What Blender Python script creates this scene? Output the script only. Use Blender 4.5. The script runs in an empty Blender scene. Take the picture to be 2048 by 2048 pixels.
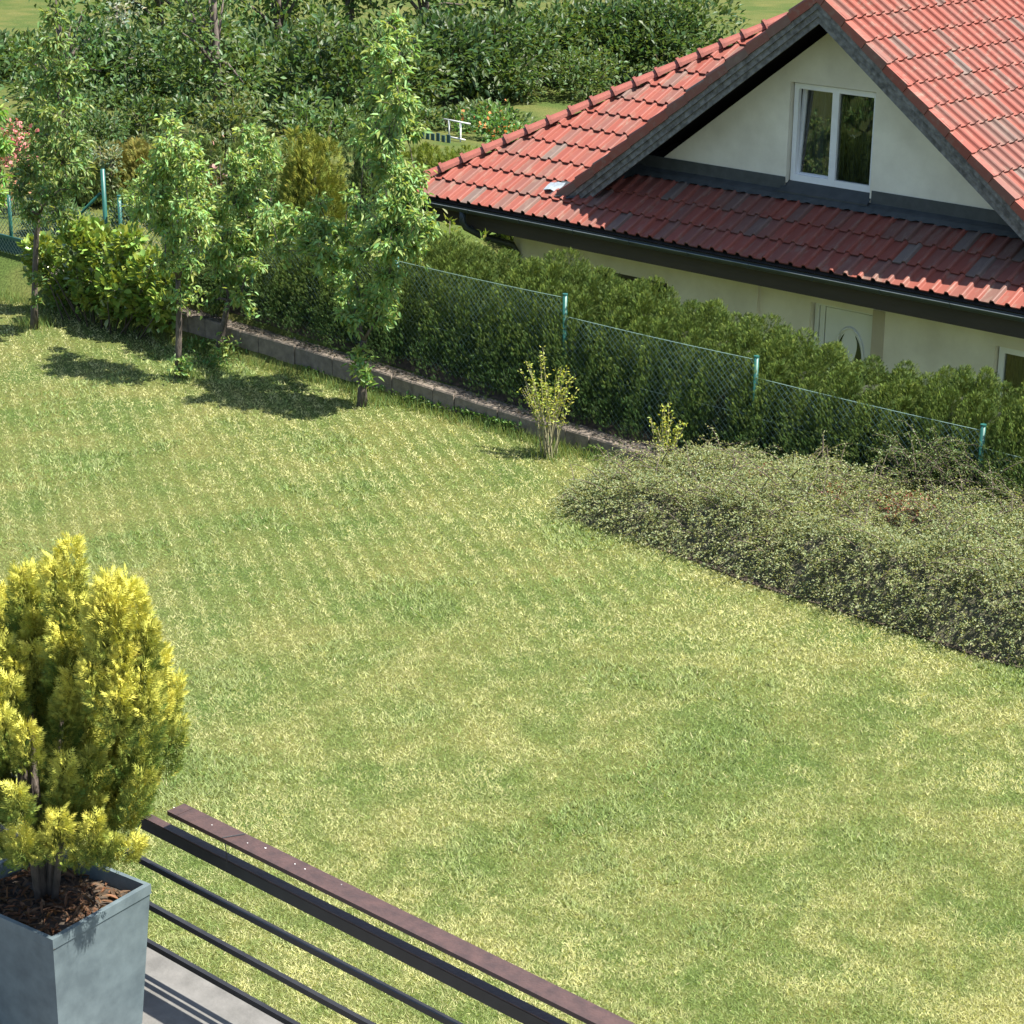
import bpy, bmesh, math, random
import numpy as np
from mathutils import Vector, Matrix
random.seed(7); rng = np.random.default_rng(11)
R = math.radians
scene = bpy.context.scene
C = scene.collection
# ------------------------------------------------------------------ camera
CAMZ = 8.1                       # lawn is z = 0; X runs along the neighbour's eaves, Y towards that house
FPX, PITCH, YAW, ROLL = 4300.0, R(19.5), R(42), R(0.5)
_h = Vector((-math.sin(YAW), math.cos(YAW), 0))
FW = _h*math.cos(PITCH) + Vector((0, 0, -math.sin(PITCH)))
_r0 = Vector((math.cos(YAW), math.sin(YAW), 0)); _u0 = _r0.cross(FW)
RT = _r0*math.cos(ROLL) + _u0*math.sin(ROLL); UP = RT.cross(FW)
camd = bpy.data.cameras.new('camera'); cam = bpy.data.objects.new('camera', camd); C.objects.link(cam)
camd.sensor_width = 36; camd.lens = 36*FPX/2048; camd.clip_start = 0.1; camd.clip_end = 3000
m = Matrix.Identity(4)
for i in range(3):
    m[i][0] = RT[i]; m[i][1] = UP[i]; m[i][2] = -FW[i]
m[2][3] = CAMZ
cam.matrix_world = m; scene.camera = cam
# ------------------------------------------------------------------ sky, sun, exposure
SUN_EL, SUN_AZ = R(60), R(21)    # azimuth from +X towards +Y
S = Vector((math.cos(SUN_EL)*math.cos(SUN_AZ), math.cos(SUN_EL)*math.sin(SUN_AZ), math.sin(SUN_EL)))
w = bpy.data.worlds.new('World'); scene.world = w; w.use_nodes = True
nt = w.node_tree; bg = nt.nodes['Background']; sky = nt.nodes.new('ShaderNodeTexSky')
sky.sky_type = 'NISHITA'; sky.sun_disc = False; sky.sun_elevation = SUN_EL; sky.sun_rotation = R(90)-SUN_AZ
nt.links.new(sky.outputs[0], bg.inputs[0]); bg.inputs[1].default_value = 0.09
sd = bpy.data.lights.new('sun', 'SUN'); sd.energy = 5.0; sd.angle = R(0.5); sd.color = (1, .95, .86)
so = bpy.data.objects.new('sun', sd); C.objects.link(so); so.rotation_euler = S.to_track_quat('Z', 'Y').to_euler(); so.location = (20, 10, 40)
vs = scene.view_settings; vs.view_transform = 'Standard'; vs.look = 'None'; vs.gamma = 1; vs.use_curve_mapping = False; vs.exposure = 1.42

# ------------------------------------------------------------------ helpers
def ray(px, py): return FW*FPX + RT*(px-1024) - UP*(py-1024)
def atY(px, py, Y):
    d = ray(px, py); d = d*(Y/d.y); return Vector((d.x, d.y, d.z+CAMZ))
def atZ(px, py, Z):
    d = ray(px, py); d = d*((Z-CAMZ)/d.z); return Vector((d.x, d.y, d.z+CAMZ))
def project(p):
    q = Vector(p) - Vector((0, 0, CAMZ)); d = q.dot(FW); return 1024+FPX*q.dot(RT)/d, 1024-FPX*q.dot(UP)/d
def ss(a, b, x):
    t = np.clip((np.asarray(x, float)-a)/(b-a), 0, 1); return t*t*(3-2*t)
class VNoise:
    def __init__(s, seed, n=257): s.n = n; s.g = np.random.default_rng(seed).random((n, n))
    def __call__(s, x, y):
        x = np.asarray(x, float) % (s.n-1); y = np.asarray(y, float) % (s.n-1)
        i = np.floor(x).astype(int); j = np.floor(y).astype(int); u = x-i; v = y-j
        u = u*u*(3-2*u); v = v*v*(3-2*v); g = s.g; i1 = (i+1) % (s.n-1); j1 = (j+1) % (s.n-1)
        return (g[i, j]*(1-u)+g[i1, j]*u)*(1-v) + (g[i, j1]*(1-u)+g[i1, j1]*u)*v
N1, N2, N3, N4 = VNoise(1), VNoise(2), VNoise(3), VNoise(4)
def fbm(n, x, y, o=3):
    s = 0; a = .5; t = 0
    for k in range(o): s = s + a*n(x*2**k+17*k, y*2**k+31*k); t += a; a *= .5
    return s/t

class MB:
    def __init__(s): s.v = []; s.f = []
    def add(s, vs, fs):
        o = len(s.v); s.v += [tuple(v) for v in vs]; s.f += [tuple(o+i for i in f) for f in fs]
    def box(s, x0, x1, y0, y1, z0, z1):
        s.add([(x0,y0,z0),(x1,y0,z0),(x1,y1,z0),(x0,y1,z0),(x0,y0,z1),(x1,y0,z1),(x1,y1,z1),(x0,y1,z1)],
              [(0,3,2,1),(4,5,6,7),(0,1,5,4),(1,2,6,5),(2,3,7,6),(3,0,4,7)])
    def bar(s, a, b, w, h, up=Vector((0, 0, 1))):
        a = Vector(a); b = Vector(b); d = (b-a).normalized(); sd_ = d.cross(up).normalized(); u = sd_.cross(d)
        vs = []
        for p in (a, b):
            for q in ((-1,-1),(1,-1),(1,1),(-1,1)): vs.append(p+sd_*(q[0]*w/2)+u*(q[1]*h/2))
        s.add(vs, [(0,1,2,3),(7,6,5,4),(0,4,5,1),(1,5,6,2),(2,6,7,3),(3,7,4,0)])
    def tube(s, pts, rad, n=6, cap=True):
        pts = [Vector(p) for p in pts]
        if not hasattr(rad, '__len__'): rad = [rad]*len(pts)
        vs = []; fs = []; ref = Vector((.31, .17, .93))
        for i, p in enumerate(pts):
            d = (pts[min(i+1, len(pts)-1)]-pts[max(i-1, 0)]).normalized()
            a = d.cross(ref if abs(d.dot(ref)) < .95 else Vector((1, 0, 0))).normalized(); b = d.cross(a)
            for k in range(n):
                t = 2*math.pi*k/n; vs.append(p+(a*math.cos(t)+b*math.sin(t))*rad[i])
        for i in range(len(pts)-1):
            for k in range(n):
                k2 = (k+1) % n; fs.append((i*n+k, i*n+k2, (i+1)*n+k2, (i+1)*n+k))
        if cap: fs.append(tuple(range(n-1, -1, -1))); fs.append(tuple((len(pts)-1)*n+k for k in range(n)))
        s.add(vs, fs)
    def mesh(s, name, mat, smooth=False):
        me = bpy.data.meshes.new(name); me.from_pydata(s.v, [], s.f); me.validate(); me.update()
        if mat: me.materials.append(mat)
        if smooth: me.polygons.foreach_set('use_smooth', [True]*len(me.polygons))
        bm = bmesh.new(); bm.from_mesh(me); bmesh.ops.recalc_face_normals(bm, faces=bm.faces); bm.to_mesh(me); bm.free()
        return me
    def build(s, name, mat, parent=None, smooth=False): return obj(name, s.mesh(name, mat, smooth), parent)
def obj(name, me, parent=None):
    o = bpy.data.objects.new(name, me); C.objects.link(o)
    if parent is not None:
        o.parent = parent
        o.matrix_parent_inverse = parent.matrix_basis.inverted() if parent.parent is None else (parent.parent.matrix_basis @ parent.matrix_parent_inverse @ parent.matrix_basis).inverted()
    return o
def tag(o, label=None, cat=None, group=None, kind=None):
    if label: o['label'] = label
    if cat: o['category'] = cat
    if group: o['group'] = group
    if kind: o['kind'] = kind
    return o
def thing(name, label, cat, loc, group=None):
    o = bpy.data.objects.new(name, None); C.objects.link(o); o.location = loc; o.empty_display_size = .2
    return tag(o, label, cat, group)
def npmesh(name, V, F, mat, col=None, smooth=False):
    me = bpy.data.meshes.new(name); n = F.shape[1]
    me.vertices.add(len(V)); me.vertices.foreach_set('co', np.ascontiguousarray(V, dtype=np.float32).ravel())
    me.loops.add(F.size); me.loops.foreach_set('vertex_index', np.ascontiguousarray(F, dtype=np.int32).ravel())
    me.polygons.add(len(F)); me.polygons.foreach_set('loop_start', np.arange(0, F.size, n, dtype=np.int32))
    if smooth: me.polygons.foreach_set('use_smooth', np.ones(len(F), dtype=bool))
    me.update(calc_edges=True)
    if col is not None:
        a = me.color_attributes.new('Col', 'FLOAT_COLOR', 'POINT')
        c4 = np.ones((len(V), 4), np.float32); c4[:, :3] = col; a.data.foreach_set('color', c4.ravel())
    me.materials.append(mat); return me
# leaf templates: columns = along, across, normal
T_LEAF = (np.array([(0,0,0),(.45,.5,.10),(1,0,-.12),(.45,-.5,.10)]), np.array([(0,1,2),(0,2,3)]))
T_LANCE = (np.array([(0,0,0),(.3,.5,.08),(.66,.36,0),(1,0,-.22),(.66,-.36,0),(.3,-.5,.08)]), np.array([(0,1,2,3),(0,3,4,5)]))
T_ROUND = (np.array([(0,0,0),(.22,.42,.08),(.62,.5,.06),(1,0,-.06),(.62,-.5,.06),(.22,-.42,.08)]), np.array([(0,1,2,3),(0,3,4,5)]))
T_BLADE = (np.array([(0,.5,0),(0,-.5,0),(1,0,0)]), np.array([(0,1,2)]))
def _spray():
    v = []; f = []
    for i, (b, a, l) in enumerate(((.0,-.9,.55),(.0,.9,.55),(.25,-.7,.55),(.25,.7,.55),(.48,-.5,.48),(.48,.5,.48),(.5,0,.55))):
        d = np.array((math.cos(a), math.sin(a))); s_ = np.array((-d[1], d[0]))*.036; o = len(v)
        p = np.array((b, 0.)); t = p+d*l; q = p+d*l*.5
        for r_, zz in ((p+d*l*.1+s_*1.9, .03), (t, -.05), (p+d*l*.1-s_*1.9, .0)): v.append((r_[0], r_[1], zz))
        f += [(o, o+1, o+2)]
    return np.array(v), np.array(f)
T_SPRAY = _spray()
def unit(a): return a/np.maximum(np.linalg.norm(a, axis=1, keepdims=True), 1e-9)
def scatter(name, P, D, Nn, L, W, T, cols, mat, smooth=False):
    P = np.asarray(P); n = len(P); D = unit(np.asarray(D)); Sd = unit(np.cross(D, np.asarray(Nn))); Nn = np.cross(Sd, D)
    L = np.broadcast_to(np.asarray(L, float), (n,)); W = np.broadcast_to(np.asarray(W, float), (n,))
    tv, tf = T; k = len(tv)
    V = (P[:, None, :] + tv[None, :, 0, None]*(D*L[:, None])[:, None, :] + tv[None, :, 1, None]*(Sd*W[:, None])[:, None, :]
         + tv[None, :, 2, None]*(Nn*L[:, None])[:, None, :]).reshape(-1, 3)
    F = (tf[None] + (np.arange(n)*k)[:, None, None]).reshape(-1, tf.shape[1])
    return npmesh(name, V, F, mat, np.repeat(cols, k, axis=0), smooth)
def rdir(n): return unit(rng.normal(size=(n, 3)))
def vary(base, n, dv=.25, dh=.12):
    base = np.asarray(base); k = 1+rng.uniform(-dv, dv, (n, 1)); c = base[None]*k
    t = rng.uniform(-dh, dh, n); c[:, 0] *= 1+t; c[:, 1] *= 1-.3*t; c[:, 2] *= 1-t
    return np.clip(c, .004, .95)

# ------------------------------------------------------------------ materials
def base_mat(name):
    m_ = bpy.data.materials.new(name); m_.use_nodes = True; n = m_.node_tree.nodes; return m_, n, m_.node_tree.links, n['Principled BSDF']
def pm(name, c1, c2=None, scale=8, rough=.7, bump=0, bscale=60, metal=0, detail=5, coord='Object', stretch=None, spec=.5):
    m_, n, l, b = base_mat(name); c2 = c2 or tuple(x*.75 for x in c1)
    tc = n.new('ShaderNodeTexCoord'); src = tc.outputs[coord]
    if stretch:
        mp = n.new('ShaderNodeMapping'); mp.inputs['Scale'].default_value = stretch; l.new(src, mp.inputs[0]); src = mp.outputs[0]
    t = n.new('ShaderNodeTexNoise'); t.inputs['Scale'].default_value = scale; t.inputs['Detail'].default_value = detail; t.inputs['Roughness'].default_value = .62; l.new(src, t.inputs[0])
    r = n.new('ShaderNodeValToRGB'); r.color_ramp.elements[0].position = .35; r.color_ramp.elements[1].position = .65
    r.color_ramp.elements[0].color = (*c2, 1); r.color_ramp.elements[1].color = (*c1, 1); l.new(t.outputs[0], r.inputs[0]); l.new(r.outputs[0], b.inputs['Base Color'])
    b.inputs['Roughness'].default_value = rough; b.inputs['Metallic'].default_value = metal; b.inputs['Specular IOR Level'].default_value = spec
    if bump:
        t2 = n.new('ShaderNodeTexNoise'); t2.inputs['Scale'].default_value = bscale; t2.inputs['Detail'].default_value = 4; l.new(src, t2.inputs[0])
        bp = n.new('ShaderNodeBump'); bp.inputs['Strength'].default_value = bump; bp.inputs['Distance'].default_value = .02; l.new(t2.outputs[0], bp.inputs['Height']); l.new(bp.outputs[0], b.inputs['Normal'])
    return m_
def leafmat(name, rough=.45, trans=.35, spec=.4):
    m_, n, l, b = base_mat(name); a = n.new('ShaderNodeAttribute'); a.attribute_name = 'Col'
    l.new(a.outputs['Color'], b.inputs['Base Color']); b.inputs['Roughness'].default_value = rough; b.inputs['Specular IOR Level'].default_value = spec
    t = n.new('ShaderNodeBsdfTranslucent'); mx = n.new('ShaderNodeMixShader'); mx.inputs[0].default_value = trans
    g = n.new('ShaderNodeMix'); g.data_type = 'RGBA'; g.blend_type = 'MULTIPLY'; g.inputs[0].default_value = 1; g.inputs[7].default_value = (1.25, 1.2, .6, 1)
    l.new(a.outputs['Color'], g.inputs[6]); l.new(g.outputs[2], t.inputs[0])
    l.new(b.outputs[0], mx.inputs[1]); l.new(t.outputs[0], mx.inputs[2]); l.new(mx.outputs[0], n['Material Output'].inputs[0]); return m_
def tile_mat():
    m_, n, l, b = base_mat('roof_tile'); oi = n.new('ShaderNodeObjectInfo'); ge = n.new('ShaderNodeNewGeometry')
    ad = n.new('ShaderNodeMath'); ad.operation = 'ADD'; l.new(oi.outputs['Random'], ad.inputs[0]); l.new(ge.outputs['Random Per Island'], ad.inputs[1])
    fr = n.new('ShaderNodeMath'); fr.operation = 'FRACT'; l.new(ad.outputs[0], fr.inputs[0])
    rp = n.new('ShaderNodeValToRGB'); cr = rp.color_ramp
    for p, c in ((0, (.205,.058,.041)), (.35, (.235,.070,.050)), (.62, (.195,.068,.051)), (.82, (.175,.076,.059)), (.94, (.155,.084,.067)), (.99, (.14,.10,.084))):
        e = cr.elements[0] if p == 0 else cr.elements.new(p); e.position = p; e.color = (*c, 1)
    cr.elements[-1].color = (.165, .135, .115, 1)
    l.new(fr.outputs[0], rp.inputs[0])
    tc = n.new('ShaderNodeTexCoord'); mp = n.new('ShaderNodeMapping'); mp.inputs['Scale'].default_value = (1, .35, 1); l.new(tc.outputs['Object'], mp.inputs[0])
    va = n.new('ShaderNodeVectorMath'); va.operation = 'ADD'; l.new(mp.outputs[0], va.inputs[0]); l.new(oi.outputs['Location'], va.inputs[1])
    t = n.new('ShaderNodeTexNoise'); t.inputs['Scale'].default_value = 9; t.inputs['Detail'].default_value = 6; t.inputs['Roughness'].default_value = .7; l.new(va.outputs[0], t.inputs[0])
    r2 = n.new('ShaderNodeValToRGB'); r2.color_ramp.elements[0].position = .52; r2.color_ramp.elements[1].position = .72; l.new(t.outputs[0], r2.inputs[0])
    sc = n.new('ShaderNodeMath'); sc.operation = 'MULTIPLY'; sc.inputs[1].default_value = .75; l.new(r2.outputs[0], sc.inputs[0])
    mx = n.new('ShaderNodeMix'); mx.data_type = 'RGBA'; l.new(sc.outputs[0], mx.inputs[0]); l.new(rp.outputs[0], mx.inputs[6]); mx.inputs[7].default_value = (.21, .155, .12, 1)
    l.new(mx.outputs[2], b.inputs['Base Color']); b.inputs['Roughness'].default_value = .55; b.inputs['Specular IOR Level'].default_value = .3
    bp = n.new('ShaderNodeBump'); bp.inputs['Strength'].default_value = .25; bp.inputs['Distance'].default_value = .01; l.new(t.outputs[0], bp.inputs['Height']); l.new(bp.outputs[0], b.inputs['Normal'])
    return m_
def ground_mat():
    m_, n, l, b = base_mat('lawn_ground'); tc = n.new('ShaderNodeTexCoord')
    def noise(s, d=5):
        t = n.new('ShaderNodeTexNoise'); t.inputs['Scale'].default_value = s; t.inputs['Detail'].default_value = d; l.new(tc.outputs['Object'], t.inputs[0]); return t
    t1 = noise(.9); t2 = noise(30, 6)
    r1 = n.new('ShaderNodeValToRGB'); e = r1.color_ramp.elements; e[0].position = .36; e[0].color = (.07, .105, .028, 1); e[1].position = .66; e[1].color = (.13, .135, .045, 1); l.new(t1.outputs[0], r1.inputs[0])
    r2 = n.new('ShaderNodeValToRGB'); e = r2.color_ramp.elements; e[0].position = .3; e[0].color = (.45, .45, .4, 1); e[1].position = .7; e[1].color = (1.1, 1.1, 1, 1); l.new(t2.outputs[0], r2.inputs[0])
    mx = n.new('ShaderNodeMix'); mx.data_type = 'RGBA'; mx.blend_type = 'MULTIPLY'; mx.inputs[0].default_value = 1; l.new(r1.outputs[0], mx.inputs[6]); l.new(r2.outputs[0], mx.inputs[7]); l.new(mx.outputs[2], b.inputs['Base Color'])
    b.inputs['Roughness'].default_value = .95; b.inputs['Specular IOR Level'].default_value = .1
    bp = n.new('ShaderNodeBump'); bp.inputs['Strength'].default_value = .6; bp.inputs['Distance'].default_value = .03; l.new(t2.outputs[0], bp.inputs['Height']); l.new(bp.outputs[0], b.inputs['Normal']); return m_
def glass_mat(name, c, rough=.05):
    m_, n, l, b = base_mat(name); b.inputs['Base Color'].default_value = (*c, 1); b.inputs['Roughness'].default_value = rough; b.inputs['Specular IOR Level'].default_value = .8; return m_
M = dict(
 leaf=leafmat('leaf', .45, .42, .4), gloss=leafmat('glossy_leaf', .28, .25, .6), conifer=leafmat('conifer_foliage', .6, .16, .2), grass=leafmat('grass_blade', .6, .4, .2), petal=leafmat('petal', .6, .3, .2),
 ridge=pm('ridge_tile', (.26,.075,.052), (.20,.064,.047), 5, .55, .2, 60), tile=tile_mat(), lawn=ground_mat(),
 soil=pm('soil', (.075,.055,.038), (.03,.022,.016), 14, .95, .6, 40),
 bark=pm('bark', (.13,.105,.085), (.05,.04,.033), 30, .9, .7, 60, stretch=(1,1,.25)),
 twig=pm('twig', (.10,.075,.055), (.06,.045,.035), 20, .8),
 plaster=pm('plaster', (.80,.75,.61), (.66,.61,.485), 1.3, .9, .15, 180, spec=.2),
 plaster2=pm('plaster_band', (.50,.44,.33), (.46,.40,.30), 4, .9, .15, 180, spec=.2),
 white=pm('white_frame', (.80,.80,.78), (.74,.74,.72), 5, .35),
 doorw=pm('white_door', (.74,.75,.72), (.70,.71,.68), 3, .4),
 metal=pm('gutter_metal', (.040,.052,.052), (.028,.038,.038), 6, .45, metal=.2),
 flash=pm('lead_flashing', (.062,.068,.07), (.04,.046,.048), 5, .5, .1, 20),
 lip=pm('gutter_lip', (.22,.25,.25), (.16,.18,.18), 6, .3, metal=.5),
 zinc=pm('zinc_patch', (.55,.6,.6), (.4,.45,.45), 20, .35, metal=.6),
 fascia=pm('brown_fascia', (.045,.034,.028), (.03,.023,.02), 6, .6, .2, 30, stretch=(.2,1,1)),
 barge=pm('weathered_board', (.20,.195,.19), (.07,.067,.064), 10, .85, .4, 30, stretch=(1,1,1)),
 deck=pm('roof_underlay', (.03,.022,.02), (.02,.016,.014), 5, .9),
 green=pm('green_coated_steel', (.018,.105,.085), (.013,.08,.066), 12, .4),
 wire=pm('green_coated_wire', (.19,.28,.245), (.15,.23,.20), 12, .4),
 teal=pm('teal_screen', (.012,.07,.068), (.008,.05,.05), 10, .7),
 conc=pm('concrete_block', (.20,.165,.13), (.12,.10,.08), 9, .95, .5, 50),
 rubble=pm('rubble_top', (.28,.26,.23), (.13,.12,.11), 22, .95, .9, 40),
 rail=pm('brown_rail_top', (.075,.042,.036), (.045,.027,.024), 14, .55, .15, 60),
 railside=pm('dark_rail_steel', (.022,.021,.022), (.014,.013,.014), 10, .45),
 planter=pm('grey_planter', (.115,.15,.16), (.075,.10,.11), 8, .5),
 chip=pm('bark_chip', (.16,.09,.05), (.07,.045,.03), 18, .9),
 slab=pm('terrace_slab', (.15,.145,.135), (.10,.097,.09), 6, .9, .2, 40),
 glass=glass_mat('window_glass', (.02,.028,.028)), curtain=pm('curtain', (.10,.11,.10), (.035,.04,.038), 14, .9, stretch=(1,1,.06)),
 white2=pm('white_pipe', (.75,.75,.73), None, 5, .4), dropping=pm('white_spot', (.8,.8,.78), None, 5, .6), blueteal=pm('teal_wood', (.04,.10,.11), (.03,.075,.085), 9, .7), brownwin=pm('dark_window_frame', (.03,.028,.027), None, 5, .5))

# ------------------------------------------------------------------ ground
def gz(x, y):
    x = np.asarray(x, float); y = np.asarray(y, float)
    base = .16+.045*np.clip(-x-15, 0, 9)
    near = base*ss(19.3, 19.55, y)
    fall = ss(21.6, 24.0, y)*ss(-31, -27, x)
    z = near*(1-fall) + fall*(-1.4)
    z = z*(1-ss(26, 40, y)*(1-fall)) + (-.6)*ss(26, 45, y)*(1-fall)
    return z
def grid(name, xs, ys, zf, mat):
    X, Y = np.meshgrid(xs, ys, indexing='ij'); V = np.stack([X, Y, zf(X, Y)], -1).reshape(-1, 3); nx, ny = len(xs), len(ys)
    i, j = np.meshgrid(np.arange(nx-1), np.arange(ny-1), indexing='ij'); a = (i*ny+j).ravel()
    return npmesh(name, V, np.stack([a, a+ny, a+ny+1, a+1], 1), mat, None, True)
def lawnz(x, y): return .03*(fbm(N1, x*.35+5, y*.35, 2)-.5)
xs = np.concatenate([np.linspace(-900, -70, 12)[:-1], np.linspace(-70, 10, 161), np.linspace(10, 500, 10)[1:]])
ys = np.concatenate([np.linspace(-300, -6, 8)[:-1], np.linspace(-6, 60, 133), np.linspace(60, 1200, 14)[1:]])
g = obj('ground', grid('ground', xs, ys, lambda x, y: gz(x, y)-.06*(1-ss(19.3, 19.5, y)), M['lawn'])); tag(g, kind='structure')
g = obj('lawn', grid('lawn', np.linspace(-45, 8, 107), np.linspace(-2, 19.28, 44), lawnz, M['lawn'])); tag(g, kind='structure')

# ------------------------------------------------------------------ grass
def grass():
    NB = 860000
    # sample by picture area so that blades stay a few pixels apart
    px = rng.uniform(-90, 2140, NB); py = rng.uniform(560, 2130, NB)
    d = np.array(FW)*FPX + np.outer(px-1024, np.array(RT)) - np.outer(py-1024, np.array(UP)); t = -CAMZ/d[:, 2]
    P = d*t[:, None]; P[:, 2] = 0
    x, y = P[:, 0], P[:, 1]
    keep = (y < 19.17) & (y > 6.15) & (x > -34) & (x < 6)
    P = P[keep]; x, y = P[:, 0], P[:, 1]; n = len(P); P[:, 2] = lawnz(x, y)-.004
    # patches: dry straw, fresh clover, faint mowing swaths
    dry = fbm(N1, x*.9+3, y*.9, 4); clo = fbm(N2, x*.7+50, y*.7+9, 4); fine = fbm(N3, x*5, y*5, 3)
    sw = .5+.5*np.sin((x*.515+y*.857)*2*math.pi/.235+1.6*fbm(N4, x*.5, y*.5, 2)); sw2 = .5+.5*np.sin((x*.857-y*.515)*2*math.pi/.34+4*fbm(N4, x*.8+40, y*.8, 3))
    amp = ss(-10, -15.5, x)*(.25+1.5*fbm(N4, x*.45+9, y*.45, 3))
    far = ss(13, 18, y)
    dryness = np.clip((dry-.5)*1.05 + (fine-.5)*(2.2-.8*amp) + amp*(sw-.5)*.84 + amp*(sw2-.5)*.28 + .53 + .08*far + rng.normal(0, .24, n), 0, 1)
    clover = .7*ss(.60, .72, clo+.5*(fine-.5))
    # a few named darker patches of lush grass
    for cx, cy, r in ((820,1430,100),(1420,1560,150),(440,845,50),(560,800,60),(1500,1300,70),(520,1200,60),(1750,1700,120)):
        q = atZ(cx, cy, 0); rr = r/220; clover = np.maximum(clover, .8*np.exp(-(((x-q.x)**2+(y-q.y)**2)/rr**2)*1.6)*ss(.42, .62, fine))
    green = np.array((.225, .30, .10)); lush = np.array((.155, .255, .08)); straw = np.array((.54, .53, .27))
    c = green[None]*(1-dryness[:, None]) + straw[None]*dryness[:, None]
    c = c*(1-clover[:, None]*.85) + lush[None]*clover[:, None]*.85
    c *= (1+rng.normal(0, .26, (n, 1))); odd = rng.random(n) < .02; c[odd] = np.array((.66, .60, .36))*rng.uniform(.8, 1.15, (odd.sum(), 1))
    c = np.clip(c, .02, .9)
    a = rng.uniform(0, 2*math.pi, n); lean = rng.uniform(.5, 2.2, n); lean = lean*(1-.3*clover)
    D = np.stack([np.cos(a)*lean, np.sin(a)*lean, np.ones(n)], 1)
    L = rng.uniform(.022, .052, n)*(1+.7*clover)*(1+.2*amp*(sw-.5))
    W = rng.uniform(.005, .011, n)*(1+.8*clover)*(.75+.55*far)
    me = scatter('grass', P, D, rdir(n), L, W, T_BLADE, c, M['grass'])
    tag(obj('grass', me), 'short mown lawn grass, patchy green and straw yellow', 'grass', kind='stuff')
    # longer tufts by trunks, the block wall and the shrub edge
    Q = []
    for cx, cy, r, k in ((68,650,.35,500),(365,752,.28,350),(430,700,.35,500),(735,805,.3,400),(1098,912,.3,350),(100,610,.5,400),(20,600,.5,500)):
        q = atZ(cx, cy, 0); Q.append(np.stack([q.x+rng.normal(0, r*.5, k), q.y+rng.normal(0, r*.4, k), np.zeros(k)], 1))
    k = 4500; xx = rng.uniform(-27, -15.3, k); Q.append(np.stack([xx, 19.16-np.abs(rng.normal(0, .10, k)), np.zeros(k)], 1))
    Q = np.concatenate(Q); n = len(Q); a = rng.uniform(0, 6.28, n); lean = rng.uniform(.1, .9, n)
    me = scatter('long_grass', Q, np.stack([np.cos(a)*lean, np.sin(a)*lean, np.ones(n)], 1), rdir(n), rng.uniform(.07, .22, n), rng.uniform(.006, .011, n), T_BLADE, vary((.17, .23, .07), n, .35, .2), M['grass'])
    tag(obj('long_grass', me), 'unmown grass tufts round the trunks and along the block wall', 'grass', kind='stuff')
grass()

# ------------------------------------------------------------------ foliage builders
def foliage(name, me, parent): o = obj(name, me, parent); o['kind'] = 'stuff'; return o
def fruit_tree(label, base, trunk_px, clumps, Y, spread=.35, leafc=(.17,.30,.06), dens=340, tr=.055, ll=.078, lw=.028, sprouts=()):
    t = thing('fruit_tree', label, 'tree', base, 'young fruit trees on the lawn')
    pts = [Vector(base)+Vector((0, 0, -.06))]
    for (x, y) in trunk_px: pts.append(atY(x, y, Y+random.uniform(-.04, .04)))
    tb = MB(); n = len(pts); tb.tube(pts, [tr*(1.35 if i == 0 else 1-.4*i/n) for i in range(n)], 8)
    fork = pts[-1]; P = []; D = []; rad = tr*.6
    cents = []
    for (x, y, r) in clumps:
        c = atY(x, y, Y+random.uniform(-spread, spread)); cents.append((c, r/165))
    lb = MB(); order = sorted(cents, key=lambda q: (q[0]-fork).length); nodes = [(fork, rad)]
    for c, r in order:
        # grow from the closest node that lies nearer to the fork
        par, pr = min(nodes, key=lambda q: (q[0]-c).length + .35*(q[0]-fork).length)
        mid = (par+c)/2 + Vector((random.uniform(-.06, .06), random.uniform(-.06, .06), random.uniform(-.02, .10)))
        r1 = max(pr*.72, .007); lb.tube([par, mid, c], [r1, r1*.85, r1*.65], 5); nodes.append((c, r1*.75))
        r *= 1.3; k = int(1.05*dens*(r/.3)**2); nt_ = max(12, int(22*r/.3))
        for _ in range(nt_):
            d = Vector(rng.normal(size=3)); d.z = abs(d.z)*.9+.1 if random.random() < .72 else d.z; d.normalize(); e = c+Vector((d.x*r, d.y*r*.9, d.z*r))*random.uniform(.65, 1.12)
            lb.tube([c, (c+e)/2+Vector((0, 0, .03)), e], [.006, .0045, .0025], 3, False)
            m_ = max(4, int(k/nt_)); s_ = rng.uniform(.15, 1.02, m_)[:, None]
            q = np.array(c)[None]*(1-s_)+np.array(e)[None]*s_ + rng.normal(0, .022+.03*r, (m_, 3))
            P.append(q); dd = rdir(m_)*.9 + np.array(d)[None]*.6; dd[:, 2] -= rng.uniform(.1, 1.1, m_); D.append(dd)
    for (x, y, r, k) in sprouts:
        c = atY(x, y, Y-.06); q = np.array(c)[None]+rng.normal(0, r/165*.6, (k, 3)); P.append(q); dd = rdir(k); dd[:, 2] += .4; D.append(dd)
    P = np.concatenate(P); D = np.concatenate(D); n = len(P)
    up = rdir(n)*.8; up[:, 2] += .8
    tb.build('trunk', M['bark'], t, True); lb.build('limbs', M['bark'], t, True)
    foliage('crown', scatter('crown', P, D, up, rng.uniform(.75, 1.25, n)*ll*1.16, rng.uniform(.8, 1.25, n)*lw*1.25, T_LANCE, vary(leafc, n, .3, .22), M['leaf']), t)
    return t

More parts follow.
